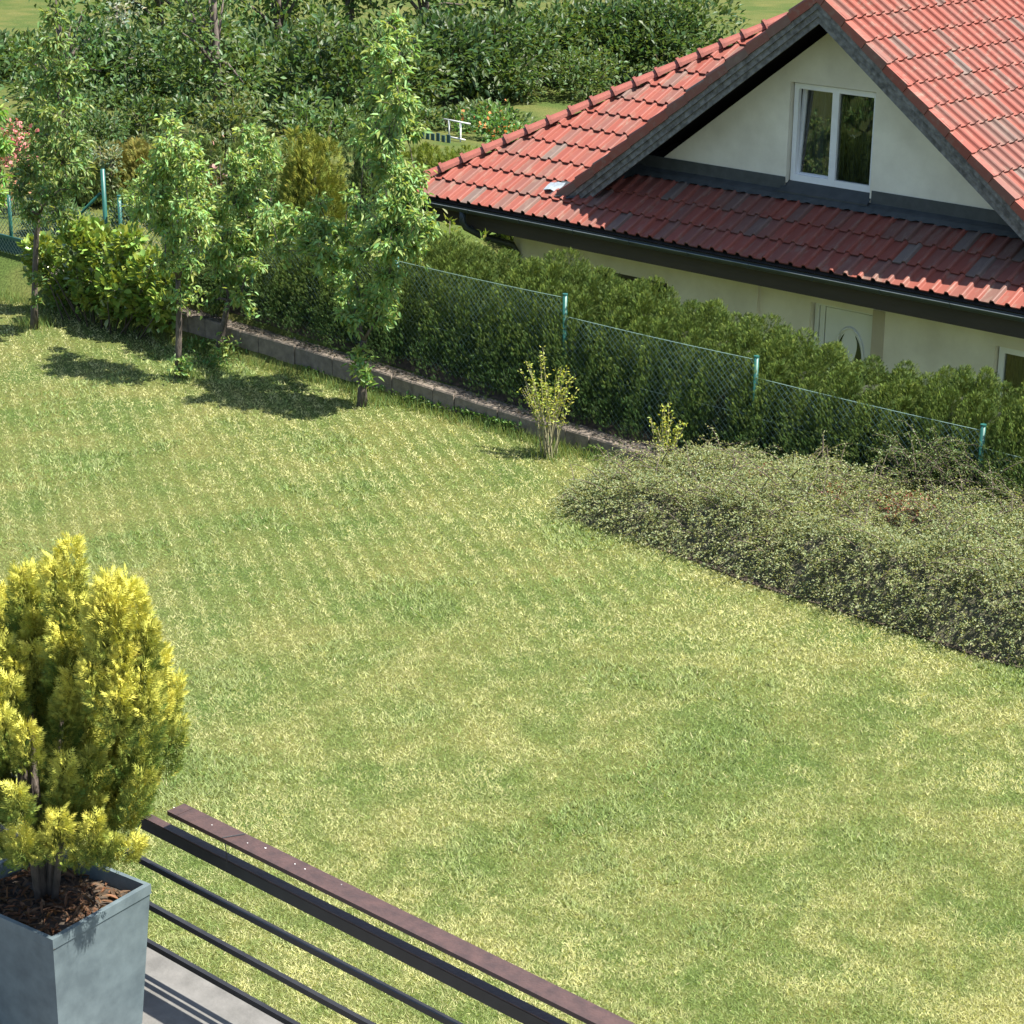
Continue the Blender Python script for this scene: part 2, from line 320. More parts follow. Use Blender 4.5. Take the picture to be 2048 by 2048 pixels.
def blob_points(n, cx, cy, cz, rx, ry, rz, shell=.55, low=-1):
    d = rdir(n); d[:, 2] = np.clip(d[:, 2], low, 1); r = rng.uniform(shell, 1.02, n)[:, None]
    return np.array((cx, cy, cz))+d*r*np.array((rx, ry, rz)), d
def bush(name, label, cat, base, blobs, leafc, dens, ll, lw, T, mat, group=None, stems=7, stemr=.012, updir=.35, dv=.28, dh=.2, core=True, flower=None):
    """blobs: (dx, dy, z, rx, ry, rz) relative to the base"""
    t = thing(name, label, cat, base, group); b = Vector(base); P = []; D = []; sb = MB()
    for (dx, dy, z, rx, ry, rz) in blobs:
        n = int(dens*(rx*rz+rx*ry+ry*rz)*4)
        # break the blob into lumps so that its outline is uneven
        p, d = blob_points(n, b.x+dx, b.y+dy, b.z+z, rx, ry, rz)
        lump = np.sin(p[:, 0]*11+p[:, 2]*7+dx)*np.sin(p[:, 1]*10+p[:, 2]*9)*.10+rng.normal(0, .035, n)
        p += d*(lump*min(1, rx*1.6))[:, None]; k = p[:, 2] > b.z+.02; p, d = p[k], d[k]
        P.append(p); dd = d+rdir(len(d))*.9; dd[:, 2] += updir; D.append(dd)
        for s_ in range(max(1, stems//len(blobs))):
            e = Vector((b.x+dx+random.uniform(-.7, .7)*rx, b.y+dy+random.uniform(-.7, .7)*ry, b.z+z+random.uniform(-.2, .8)*rz))
            a_ = b+Vector((dx*.5+random.uniform(-.1, .1), dy*.5+random.uniform(-.1, .1), -.05)); sb.tube([a_, (a_+e)/2+Vector((random.uniform(-.08, .08), 0, .05)), e], [stemr, stemr*.8, stemr*.4], 5)
    P = np.concatenate(P); D = np.concatenate(D); n = len(P); up = rdir(n)*.6; up[:, 2] += 1
    sb.build('stems', M['twig'], t, True)
    c = vary(leafc, n, dv, dh)
    foliage('foliage', scatter('foliage', P, D, up, rng.uniform(.7, 1.3, n)*ll, rng.uniform(.75, 1.25, n)*lw, T, c, mat), t)
    if flower:
        fc, share, fs = flower; k = rng.random(n) < share; q = P[k]+unit(D[k])*.03; m_ = len(q)
        foliage('blossom', scatter('blossom', q, rdir(m_), rdir(m_), fs, fs, T_ROUND, vary(fc, m_, .2, .1), M['petal']), t)
    return t

def thuja_mesh(seed, h, rx, ry, n, taper, col, ls=.085, plumes=9, tipcol=None):
    """columnar thuja: vertical plumes of flat sprays"""
    r_ = np.random.default_rng(seed); P = []; D = []; Nn = []; K = []
    for k in range(plumes+1):
        a = 2*math.pi*k/plumes+r_.uniform(-.25, .25); rr = .58 if k < plumes else 0
        ox, oy = math.cos(a)*rx*rr, math.sin(a)*ry*rr; top = h*(r_.uniform(.74, 1.03) if k < plumes else 1.0); pr = r_.uniform(.40, .56)
        m_ = int(n/(plumes+1)); z = r_.uniform(.02, 1, m_)**.8; prof = (1-z**taper)**.5*.9+.1*(1-z)
        th = r_.uniform(0, 2*math.pi, m_); wob = 1+.22*np.sin(th*3+z*17+k)+r_.normal(0, .12, m_)
        rad = pr*prof*wob*r_.uniform(.72, 1.06, m_)
        lean = .85+.25*(1-z)
        p = np.stack([ox*lean+np.cos(th)*rad*rx, oy*lean+np.sin(th)*rad*ry, z*top], 1)
        d = np.stack([np.cos(th), np.sin(th), r_.uniform(.8, 2.2, m_)], 1)+r_.normal(0, .35, (m_, 3)); P.append(p); D.append(d)
        Nn.append(np.stack([np.cos(th+1.57), np.sin(th+1.57), np.zeros(m_)], 1)+r_.normal(0, .5, (m_, 3))); K.append(z)
    P = np.concatenate(P); D = np.concatenate(D); Nn = np.concatenate(Nn); m_ = len(P)
    c = vary(col, m_, .3, .18)
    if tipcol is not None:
        out = np.clip(.45*(np.hypot(P[:, 0]/rx, P[:, 1]/ry)-.45)+1.15*(P[:, 2]/h-.5), 0, 1)[:, None]*r_.uniform(.3, 1.3, (m_, 1)); out = np.clip(out, 0, 1)  # tip colour grows towards the top, painting in the hedge's sunlit tops
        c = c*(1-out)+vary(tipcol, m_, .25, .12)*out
    return scatter('foliage', P, D, Nn, r_.uniform(.7, 1.35, m_)*ls, r_.uniform(.7, 1.2, m_)*ls*.85, T_SPRAY, c, M['conifer'])
def core_mesh(h, rx, ry, seed):
    r_ = random.Random(seed); mb = MB(); rings = []; nn = 9
    for i in range(7):
        z = h*(.02+.86*i/6); pr = (1-(i/6.2)**2.5)**.5*.66; rings.append([(math.cos(2*math.pi*k/nn)*rx*pr*r_.uniform(.75, 1.1), math.sin(2*math.pi*k/nn)*ry*pr*r_.uniform(.75, 1.1), z) for k in range(nn)])
    vs = [v for r in rings for v in r]; fs = [(i*nn+k, i*nn+(k+1) % nn, (i+1)*nn+(k+1) % nn, (i+1)*nn+k) for i in range(6) for k in range(nn)]; fs.append(tuple(6*nn+k for k in range(nn)))
    mb.add(vs, fs); return mb.mesh('branches', pm_core)
pm_core = pm('conifer_twigs', (.035,.045,.018), (.02,.022,.012), 25, .95)

# ------------------------------------------------------------------ thuja hedge behind the wire fence
_o = 'first second third fourth fifth sixth seventh eighth ninth tenth eleventh twelfth thirteenth fourteenth fifteenth sixteenth seventeenth eighteenth nineteenth'.split()
ORD = [''] + _o + ['twentieth'] + ['twenty-'+q for q in _o[:9]] + ['thirtieth'] + ['thirty-'+q for q in _o[:9]]
def hedge():
    HT = (.038, .072, .019); LIT_TIP = (.165, .215, .032)  # tip colour: new growth, with the hedge's sunlit tops painted into it
    vari = []
    for k in range(3):
        vari.append((thuja_mesh(100+k, 1.5, .38, 1.08, 20000, 1.3+.5*k, HT, .047, 13, LIT_TIP), core_mesh(1.30, .42, .92, k)))
    stem = MB(); stem.tube([(0, 0, -.12), (.02, 0, .4), (0, .01, .9)], [.05, .04, .025], 6); stem_me = stem.mesh('trunk', M['bark'], True)
    tops = [(430,455),(475,462),(520,468),(565,470),(610,470),(655,470),(700,470),(745,470),(790,472),(830,474),(865,478),(905,486),(960,500),(1010,512),(1060,524),(1105,540),(1150,562),(1195,574),(1235,553),(1280,585),(1330,622),(1380,615),(1440,640),(1500,665),(1560,685),(1620,706),(1690,722),(1750,735),(1810,752),(1870,772),(1925,762),(2005,778),(2070,800),(2140,820)]
    for i, (x, y) in enumerate(tops):
        q = atY(x, y, 20.40); b = float(gz(q.x, 20.40)); hgt = q.z-b
        lab = 'green thuja in the clipped hedge behind the wire fence'; grp = 'thujas of the clipped hedge'
        ir = [q_[0] for q_ in tops].index(2005)
        lab = ('clipped hedge thuja, '+ORD[ir-i]+' to the left of the rounded one at the right end') if i < ir else ('clipped hedge thuja cut by the right picture edge' if i == ir+1 else 'last clipped hedge thuja past the right picture edge')
        if x == 1235: lab, grp = 'tallest pointed thuja bulging above the hedge before the dark house window', None
        if x == 2005: lab, grp = 'rounded thuja beyond the gap at the right end of the hedge', None
        t = thing('hedge_thuja', lab, 'hedge plant', (q.x, 20.40+random.uniform(-.07, .07), b), grp)
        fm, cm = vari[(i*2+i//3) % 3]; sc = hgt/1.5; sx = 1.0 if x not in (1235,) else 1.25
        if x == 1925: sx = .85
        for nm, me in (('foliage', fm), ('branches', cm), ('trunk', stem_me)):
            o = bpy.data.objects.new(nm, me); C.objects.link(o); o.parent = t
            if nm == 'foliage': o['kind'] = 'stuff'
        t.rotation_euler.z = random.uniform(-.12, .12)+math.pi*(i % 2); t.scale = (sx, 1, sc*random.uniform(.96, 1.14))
hedge()

# ------------------------------------------------------------------ neighbour's house
def house():
    H = thing('house', 'cream rendered house with red tiled roof, gable and white door behind the hedge', 'house', (-17.1, 28, -1.4))
    YE, ZE, TP, GP = 24.7, 1.275, math.tan(R(29)), .74
    XL, XR, AX, AZ, YB = -24.75, -9.43, -17.09, 5.0, 25.2      # eave corners, gable apex, bargeboard plane
    hipx = 1.07/1.28; YRIDGE, YBACK = 29.7, 34.7
    zr = ZE+(YRIDGE-YE)*TP; xl2 = XL+(YRIDGE-YE)*hipx; xr2 = XR-(YRIDGE-YE)*hipx
    # walls (front faces with openings and reveals)
    def wall(y, x0, x1, z0, z1, holes, depth, topf=None):
        mb = MB(); xsx = sorted({x0, x1, *[v for h in holes for v in h[:2]]}); zsz = sorted({z0, z1, *[v for h in holes for v in h[2:]]})
        for a, b in zip(xsx, xsx[1:]):
            for c, d in zip(zsz, zsz[1:]):
                if any(h[0] <= a and b <= h[1] and h[2] <= c and d <= h[3] for h in holes): continue
                mb.add([(a, y, c), (b, y, c), (b, y, d), (a, y, d)], [(0, 1, 2, 3)])
        for h in holes:
            a, b, c, d = h; e = y+depth
            mb.add([(a,y,c),(a,e,c),(a,e,d),(a,y,d)], [(0,1,2,3)]); mb.add([(b,y,c),(b,e,c),(b,e,d),(b,y,d)], [(0,1,2,3)])
            mb.add([(a,y,d),(b,y,d),(b,e,d),(a,e,d)], [(0,1,2,3)]); mb.add([(a,y,c),(b,y,c),(b,e,c),(a,e,c)], [(0,1,2,3)])
        return mb
    XS = -18.18; WF, WF2 = 25.6, 25.67
    win_l = (-21.42, -19.88, -.7, .40); door_h = (-17.28, -16.20, -1.4, .55); win_r = (-14.22, -12.7, -.75, .46)
    mb = wall(WF, -23.07, XS, -1.45, 1.0, [win_l], .14)
    mb2 = wall(WF2, XS, -10.9, -1.45, 1.0, [door_h, win_r], .16); mb.add(mb2.v, mb2.f)
    mb.add([(XS, WF, -1.45), (XS, WF2, -1.45), (XS, WF2, 1), (XS, WF, 1)], [(0, 1, 2, 3)])
    mb.add([(-23.07, WF, -1.45), (-23.07, 33.4, -1.45), (-23.07, 33.4, 1), (-23.07, WF, 1)], [(0, 1, 2, 3)])
    mb.add([(-10.9, WF2, -1.45), (-10.9, 33.4, -1.45), (-10.9, 33.4, 1), (-10.9, WF2, 1)], [(0, 1, 2, 3)])
    mb.add([(-23.07, 33.4, -1.45), (-10.9, 33.4, -1.45), (-10.9, 33.4, 1), (-23.07, 33.4, 1)], [(0, 1, 2, 3)])
    wl = mb.build('wall', M['plaster'], H)
    # gable wall
    GW = 26.0; gb = 2.24; gw = (-18.06, -16.60, gb-.09, 3.62)
    mg = MB(); inner = AZ-.36
    def ztop(x): return inner-GP*abs(x-AX)
    xs_ = sorted({AX-(inner-gb)/GP, gw[0], AX, gw[1], AX+(inner-gb)/GP})
    for a, b in zip(xs_, xs_[1:]):
        lo = gw[3] if (gw[0] <= a and b <= gw[1]) else gb-.25
        mg.add([(a, GW, min(lo, ztop(a))), (b, GW, min(lo, ztop(b))), (b, GW, ztop(b)), (a, GW, ztop(a))], [(0, 1, 2, 3)])
    for xx in gw[:2]: mg.add([(xx, GW, gw[2]), (xx, GW+.16, gw[2]), (xx, GW+.16, gw[3]), (xx, GW, gw[3])], [(0, 1, 2, 3)])
    mg.add([(gw[0], GW, gw[3]), (gw[1], GW, gw[3]), (gw[1], GW+.16, gw[3]), (gw[0], GW+.16, gw[3])], [(0, 1, 2, 3)])
    mg.build('gable_wall', M['plaster'], H)
    # windows
    def window(nm, x0, x1, z0, z1, y, fr, sashes, mat, tilt=None, label=None):
        f = MB(); f.box(x0, x1, y, y+.07, z0, z0+fr*1.3); f.box(x0, x1, y, y+.07, z1-fr, z1); f.box(x0, x0+fr, y+.001, y+.069, z0, z1); f.box(x1-fr, x1, y+.001, y+.069, z0, z1)
        for k in range(1, sashes): xx = x0+(x1-x0)*k/sashes; f.box(xx-fr*.75, xx+fr*.75, y-.004, y+.066, z0+.01, z1-.01)
        o = f.build(nm, mat, H)
        if label: o['label'] = label
        for k in range(sashes):
            a = x0+(x1-x0)*k/sashes+fr*.9; b = x0+(x1-x0)*(k+1)/sashes-fr*.9
            if tilt == k:
                s_ = MB(); zz0, zz1 = z0+fr*1.2, z1-fr
                def yy(z): return y+.075+.09*(z-zz0)/(zz1-zz0)
                for (p, q) in (((a, zz0), (a, zz1)), ((b, zz0), (b, zz1)), ((a, zz0), (b, zz0)), ((a, zz1), (b, zz1))):
                    s_.bar((p[0], yy(p[1])+.02, p[1]), (q[0], yy(q[1])+.02, q[1]), .05, .07, Vector((0, 1, .2)))
                sash = s_.build('sash', mat, o)
                gl = MB(); gl.add([(a+.03, yy(zz0)+.03, zz0+.03), (b-.03, yy(zz0)+.03, zz0+.03), (b-.03, yy(zz1)+.03, zz1-.03), (a+.03, yy(zz1)+.03, zz1-.03)], [(0, 1, 2, 3)]); gl.build('pane', M['glass'], o)
            else:
                gl = MB(); gl.box(a-.02, b+.02, y+.035, y+.045, z0+fr, z1-fr*.8); gl.build('pane', M['glassc'], o)
        cu = MB(); n_ = 60
        for i in range(n_):
            xa = x0+(x1-x0)*i/n_; xb = x0+(x1-x0)*(i+1)/n_; ya = y+.36+.03*math.sin(i*1.9); yb = y+.36+.03*math.sin((i+1)*1.9)
            cu.add([(xa, ya, z0), (xb, yb, z0), (xb, yb, z1), (xa, ya, z1)], [(0, 1, 2, 3)])
        cu.build('curtain', M['curtain'], o)
        bk = MB(); bk.box(x0-.3, x1+.3, y+.55, y+.6, z0-.3, z1+.3); bk.build('room_back', M['deck'], o)
        return o
    gm, gn, gl_, gb_ = base_mat('clear_pane'); gt = gn.new('ShaderNodeBsdfTransparent'); gg = gn.new('ShaderNodeBsdfGlossy'); gg.inputs['Roughness'].default_value = .02
    lw_ = gn.new('ShaderNodeFresnel'); lw_.inputs[0].default_value = 1.6; mx = gn.new('ShaderNodeMixShader'); gt.inputs[0].default_value = (.75, .8, .78, 1)
    gl_.new(lw_.outputs[0], mx.inputs[0]); gl_.new(gt.outputs[0], mx.inputs[1]); gl_.new(gg.outputs[0], mx.inputs[2]); gl_.new(mx.outputs[0], gn['Material Output'].inputs[0]); M['glassc'] = gm; M['glass'] = gm
    window('window', gw[0]+.02, gw[1]-.002, gw[2]+.03, gw[3]-.02, GW+.085, .075, 2, M['white'], tilt=0, label='white double window in the gable, left sash tilted')
    window('window', win_r[0]+.02, win_r[1]-.02, win_r[2]+.02, win_r[3]-.02, WF2+.09, .085, 2, M['white'], label='white window on the right end of the lower wall')
    window('window', win_l[0]+.02, win_l[1]-.02, win_l[2]+.02, win_l[3]-.02, WF+.08, .05, 2, M['brownwin'], label='dark framed window just above the hedge')
    # door
    dx0, dx1, dz1, dy = -17.26, -16.22, .53, WF2+.10
    f = MB(); f.box(dx0, dx0+.07, dy, dy+.06, -1.4, dz1); f.box(dx1-.03, dx1, dy, dy+.06, -1.4, dz1); f.box(dx0+.07, dx1-.03, dy+.002, dy+.058, dz1-.03, dz1)
    D = f.build('door', M['doorw'], H); D['label'] = 'white front door with an oval glass insert'
    f = MB(); f.box(dx0+.085, dx0+.17, dy+.012, dy+.05, -1.39, dz1-.035); f.box(dx0+.19, dx1-.035, dy+.008, dy+.05, -1.39, dz1-.04); f.build('door_leaf', M['doorw'], D)
    ox, oz, ra, rb = -16.64, -.25, .255, .5
    ring = MB(); ring.tube([(ox+ra*math.cos(t), dy+.0, oz+rb*math.sin(t)) for t in np.linspace(0, 2*math.pi, 33)], .022, 6, False); ring.build('oval_frame', M['doorw'], D, True)
    for sgn in (-1, 1):
        gls = MB(); ts = np.linspace(-1.15, 1.15, 17); v = []
        for t in ts: v.append((ox+sgn*ra*.88*math.cos(t), oz+rb*.88*math.sin(t)))
        for t in ts[::-1]: v.append((ox+sgn*(.085+.05*max(0, math.cos(t*2.4-1.6))), oz+rb*.80*math.sin(t)))
        nv = len(ts); vv = [(x, dy+.003, z) for x, z in v]; fs = [(i, i+1, 2*nv-2-i, 2*nv-1-i) for i in range(nv-1)]; gls.add(vv, fs); gls.build('oval_pane', glass_mat('oval_glass', (.012, .02, .018), .15), D)
    f = MB(); f.box(dx1+.02, dx1+.22, WF2-.012, WF2, -1.4, .62); f.build('door_surround', M['plaster2'], H)
    # eaves: soffit, fascia, gutter, downpipe
    f = MB(); f.box(XL+.1, XR-.1, YE+.16, GW+.2, .90, .93); f.box(XL+.1, -23.0, GW+.2, YBACK-.1, .90, .93); f.build('soffit', M['fascia'], H)
    f = MB(); f.box(XL+.08, XR-.08, YE+.13, YE+.16, .875, 1.20); f.box(XL+.08, XL+.11, YE+.16, YBACK-.1, .875, 1.20); f.build('fascia', M['fascia'], H)
    gx = np.array((XL-.02, XR+.02)); f = MB(); gy, gzz, gr = YE-.03, 1.215, .075
    vs_ = []; k = 9
    for xx in gx:
        for i in range(k): t = math.pi+math.pi*i/(k-1); vs_.append((xx, gy+gr*math.cos(t), gzz+gr*math.sin(t)))
        for i in range(k-1, -1, -1): t = math.pi+math.pi*i/(k-1); vs_.append((xx, gy+(gr-.004)*math.cos(t), gzz+.001+(gr-.004)*math.sin(t)))
    kk = 2*k; f.add(vs_, [(i, (i+1) % kk, kk+(i+1) % kk, kk+i) for i in range(kk)]+[tuple(range(k)), tuple(kk+i for i in range(k))])
    G = f.build('gutter', M['metal'], H)
    f = MB(); f.tube([(XL-.02, gy-gr, gzz+.003), (XR+.02, gy-gr, gzz+.003)], .008, 6); f.build('gutter_lip', M['lip'], G)
    f = MB(); p0 = atY(925, 428, gy); px_ = p0.x
    f.tube([(px_, gy, 1.16), (px_, gy, 1.0), (px_+.02, gy+.05, .9), (px_+.12, gy+.35, .72), (px_+.35, WF-.12, .55), (px_+.40, WF-.07, .42), (px_+.40, WF-.07, -1.3)], .055, 10); f.build('downpipe', M['metal'], H, True)
    for i in range(14): f = MB(); xx = XL+.5+i*1.1; f.bar((xx, gy-gr-.004, gzz+.01), (xx, gy-gr-.002, gzz-.055), .018, .006, Vector((0, 1, 0))); f.build('gutter_bracket', M['metal'], G)
    # roof deck
    f = MB(); dz = -.03
    ridgeL, ridgeR = (xl2, YRIDGE, zr+dz), (xr2, YRIDGE, zr+dz)
    c = [(XL, YE, ZE+dz), (XR, YE, ZE+dz), (XR, YBACK, ZE+dz), (XL, YBACK, ZE+dz)]
    f.add(c+[ridgeL, ridgeR], [(0, 1, 5, 4), (1, 2, 5), (2, 3, 4, 5), (3, 0, 4)])
    dpx = (AZ-(ZE+(YB-YE)*TP))/GP; vx = (AZ-zr)/GP; a0 = AZ-.03
    for sg in (-1, 1):
        f.add([(AX, YB+.03, a0), (AX+sg*dpx, YB+.03, a0-GP*dpx), (AX+sg*vx, YRIDGE, a0-GP*vx), (AX, YRIDGE, a0)], [(0, 1, 2, 3)])
        f.add([(AX, YRIDGE, a0), (AX+sg*vx, YRIDGE, a0-GP*vx), (AX+sg*dpx, 2*YRIDGE-YB, a0-GP*dpx), (AX, 2*YRIDGE-YB, a0)], [(0, 1, 2, 3)])
    RF = f.build('roof', M['deck'], H)
    # under-boards of the gable overhang
    f = MB()
    for sg in (-1, 1):
        f.add([(AX, YB+.02, a0-.10), (AX+sg*dpx, YB+.02, a0-.10-GP*dpx), (AX+sg*dpx, GW+.02, a0-.10-GP*dpx), (AX, GW+.02, a0-.10)], [(0, 1, 2, 3)])
    f.build('overhang_boarding', M['fascia'], H)
    # one tile
    prof = [(0,.005),(.012,0),(.140,0),(.152,.014),(.163,.038),(.176,.050),(.204,.050),(.219,.042),(.232,.006)]
    TL = .475; ROW = .435; TW = .23
    def tile_mesh():
        mb = MB(); n_ = len(prof); v = [(x, 0, z+.040) for x, z in prof]+[(x, TL, z+.002) for x, z in prof]+[(x, .001, z+.018) for x, z in prof]
        mb.add(v, [(i, i+1, n_+i+1, n_+i) for i in range(n_-1)]+[(2*n_+i, 2*n_+i+1, i+1, i) for i in range(n_-1)]+[(n_-1, 2*n_-1, 3*n_-1)])
        me = mb.mesh('roof_tile', M['tile']); return me
    TM = tile_mesh()
    tiles = []   # (matrix, clip planes)
    up = Vector((0, math.cos(R(29)), math.sin(R(29)))); nn = Vector((0, -math.sin(R(29)), math.cos(R(29))))
    hipn = Vector((-1, hipx, 0)).normalized()      # outside of the left hip
    hipr = Vector((1, hipx, 0)).normalized()
    for j in range(13):
        s_ = j*ROW
        for i in range(67):
            x = XL-.02+i*TW; o_ = Vector((x, YE, ZE))+up*s_; cx = x+TW/2; yc = o_.y+.2
            if yc > YRIDGE-.1: continue
            lim = XL+(yc-YE)*hipx
            if cx < lim-.22 or cx > XR-(yc-YE)*hipx+.22: continue
            inside = abs(cx-AX) < dpx+.05
            if inside:
                if abs(cx-AX) < (AZ-(ZE+(yc-YE)*TP))/GP-.0 and j >= 3 and yc > GW-.05: continue
                if j >= 3 and abs(cx-AX) < (AZ-(ZE+(yc-YE)*TP))/GP+.1: continue
            mt = Matrix(((1, 0, 0, o_.x), (0, up.y, nn.y, o_.y), (0, up.z, nn.z, o_.z), (0, 0, 0, 1)))
            clips = []
            if cx < lim+.30: clips.append((Vector((XL, YE, 0)), hipn))
            if cx > XR-(yc-YE)*hipx-.30: clips.append((Vector((XR, YE, 0)), hipr))
            tiles.append((mt, clips, o_+up*.2))
    # right slope of the gable (faces +X): tile rows run along Y
    ga = math.atan(GP); gl2 = dpx/math.cos(ga)
    dn = Vector((math.cos(ga), 0, -math.sin(ga))); nn2 = Vector((math.sin(ga), 0, math.cos(ga)))
    for sg in (1, -1):
        dn_ = Vector((sg*math.cos(ga), 0, -math.sin(ga))); n_ = Vector((sg*math.sin(ga), 0, math.cos(ga)))
        nrow = int(gl2/ROW)+1
        for j in range(nrow):
            s0 = gl2-.02-j*ROW      # distance of the lower tile edge from the ridge
            if s0 < .12: continue
            xm = s0*math.cos(ga)-.15; ymax = YRIDGE+4.4 if xm < vx else YE+(AZ-GP*xm-ZE)/TP
            i = 0
            while True:
                y = YB-.03+i*TW
                if y+TW*.6 > min(ymax, 2*YRIDGE-YB): break
                o_ = Vector((AX, y, AZ))+dn_*s0; upv = -dn_
                xa = Vector((0, 1, 0)) if sg == 1 else Vector((0, -1, 0))
                oo = o_ if sg == 1 else o_+Vector((0, TW, 0))
                mt = Matrix(((xa.x, upv.x, n_.x, oo.x), (xa.y, upv.y, n_.y, oo.y), (xa.z, upv.z, n_.z, oo.z), (0, 0, 0, 1)))
                if y > YB-.1: tiles.append((mt, [], o_-dn_*.2+Vector((0, TW/2, 0))))
                i += 1
    def score(t):
        mt, cl, c_ = t; x, y = project(c_); d = (c_-Vector((0, 0, CAMZ))).length
        vis = -60 < x < 2100 and 200 < y < 700
        facing = (Vector((0, 0, CAMZ))-c_).normalized().dot(mt.to_3x3() @ Vector((0, 0, 1)))
        return (1 if vis and facing > .05 else 0)*1000/d + (facing > .05)
    tiles.sort(key=score, reverse=True)
    def clipped(clips, mt):
        bm = bmesh.new(); bm.from_mesh(TM); inv = mt.inverted()
        for p, nrm in clips:
            bmesh.ops.bisect_plane(bm, geom=bm.verts[:]+bm.edges[:]+bm.faces[:], plane_co=inv @ p, plane_no=(inv.to_3x3() @ nrm), clear_outer=True)
        me = bpy.data.meshes.new('roof_tile'); bm.to_mesh(me); bm.free(); me.materials.append(M['tile']); return me
    rest = MB(); rv = []; rf = []; off = 0
    tv = np.array([v.co[:] for v in TM.vertices]); tf = [tuple(p.vertices) for p in TM.polygons]
    for k, (mt, clips, c_) in enumerate(tiles):
        me = clipped(clips, mt) if clips else TM
        if len(me.vertices) == 0: continue
        jit = Matrix.Translation((0, random.uniform(-.006, .006), random.uniform(-.002, .004))) @ Matrix.Rotation(random.uniform(-.008, .008), 4, 'Z')
        if k < 300:
            o = bpy.data.objects.new('roof_tile', me); C.objects.link(o); o.parent = RF; o.matrix_basis = mt @ jit
        else:
            for v in me.vertices: rv.append((mt @ jit @ v.co)[:])
            for p in me.polygons: rf.append(tuple(off+i for i in p.vertices))
            off += len(me.vertices)
    rest.v = rv; rest.f = rf
    me = bpy.data.meshes.new('roof_tiles_rest'); me.from_pydata(rv, [], rf); me.update(); me.materials.append(M['tile']); o = obj('roof_tiles_rest', me, RF); o['kind'] = 'stuff'
    # hip caps and gable ridge caps
    def cap_mesh(L):
        mb = MB(); k = 7; vs = []
        for yy, r_ in ((0, .155), (.05, .155), (.051, .125), (L, .105)):
            for i in range(k): t = math.pi*i/(k-1); vs.append((r_*math.cos(t), yy, r_*.85*math.sin(t)))
        fs = [(a*k+i, a*k+i+1, (a+1)*k+i+1, (a+1)*k+i) for a in range(3) for i in range(k-1)]; fs.append(tuple(range(k))); mb.add(vs, fs); return mb.mesh('ridge_tile', M['ridge'], False)
    CM = cap_mesh(.44)
    def caps(a, b, step, off):
        a = Vector(a); b = Vector(b); d = (b-a).normalized(); sdv = d.cross(Vector((0, 0, 1))).normalized(); u_ = sdv.cross(d); n_ = int((b-a).length/step)
        for i in range(n_):
            p = a+d*(i*step)+u_*off; mt = Matrix(((sdv.x, d.x, u_.x, p.x), (sdv.y, d.y, u_.y, p.y), (sdv.z, d.z, u_.z, p.z), (0, 0, 0, 1)))
            o = bpy.data.objects.new('ridge_tile', CM); C.objects.link(o); o.parent = RF; o.matrix_basis = mt
    caps((XL-.02, YE-.02, ZE+.0), (xl2, YRIDGE, zr), .385, .045); caps((XR, YE, ZE), (xr2, YRIDGE, zr), .385, .045)
    caps((xl2, YRIDGE, zr), (AX-vx, YRIDGE, zr), .385, .03); caps((AX, YB-.05, AZ), (AX, 2*YRIDGE-YB, AZ), .385, .035)
    # verge tiles and bargeboards along the gable rakes
    for sg in (-1, 1):
        p0 = Vector((AX, YB, AZ)); p1 = Vector((AX+sg*dpx, YB, AZ-GP*dpx)); dv_ = (p1-p0).normalized(); nv_ = Vector((sg*math.sin(ga), 0, math.cos(ga)))
        n_ = int((p1-p0).length/ROW)
        for i in range(n_+1):
            a = p1-dv_*(i*ROW); b = a-dv_*(ROW-.006)
            if (a-p0).dot(dv_) < .5: b = p0
            mb = MB(); tq = .045-.02*0
            lo, hi = -.085, .045
            mb.add([a+nv_*(lo)+Vector((0,-.075,0)), b+nv_*(lo-.012)+Vector((0,-.065,0)), b+nv_*(hi-.03)+Vector((0,-.065,0)), a+nv_*hi+Vector((0,-.075,0)),
                    a+nv_*lo+Vector((0,-.045,0)), b+nv_*(lo-.012)+Vector((0,-.04,0)), b+nv_*(hi-.03)+Vector((0,.06,0)), a+nv_*hi+Vector((0,.06,0))],
                   [(0,1,2,3),(3,2,6,7),(0,4,5,1),(0,3,7,4)])
            mb.build('verge_tile', M['tile'], H)
        for (o1, o2, yoff, th) in ((-.085, -.165, -.045, .03), (-.155, -.25, -.015, .03), (-.235, -.33, .012, .03)):
            mb = MB(); q0 = p0; q1 = p1+dv_*.02
            vv = []
            for yy in (YB+yoff, YB+yoff+th):
                vv += [Vector((q0.x, yy, q0.z+o1*1.24)), Vector((q1.x, yy, q1.z+o1*1.24)), Vector((q1.x, yy, q1.z+o2*1.24)), Vector((q0.x, yy, q0.z+o2*1.24))]
            mb.add(vv, [(0,1,2,3),(7,6,5,4),(0,4,5,1),(3,2,6,7),(1,5,6,2)]); mb.build('bargeboard', M['barge'], H)
    # flashing between skirt roof and gable wall
    f = MB(); xa, xb = AX-(inner-gb)/GP-.62, AX+(inner-gb)/GP+.62; rz = lambda y: ZE+(y-YE)*TP
    prof2 = [(25.79, rz(25.79)+.060), (25.88, rz(25.88)+.075), (25.93, 2.03), (25.985, 2.06), (25.985, gb)]
    n_ = 88
    def wav(x): return .5+.5*math.sin((x-XL)*2*math.pi/TW-1.2)
    for i in range(n_):
        x0 = xa+(xb-xa)*i/n_; x1 = xa+(xb-xa)*(i+1)/n_
        for k in range(4):
            def P_(x, q): return (x, prof2[q][0]+(.03*wav(x) if q == 0 else 0), prof2[q][1]+(.022*wav(x) if q == 0 else (.008*wav(x) if q == 1 else 0)))
            if gw[0] < (x0+x1)/2 < gw[1] and k == 3: continue
            f.add([P_(x0, k), P_(x1, k), P_(x1, k+1), P_(x0, k+1)], [(0, 1, 2, 3)])
    f.build('flashing', M['flash'], H)
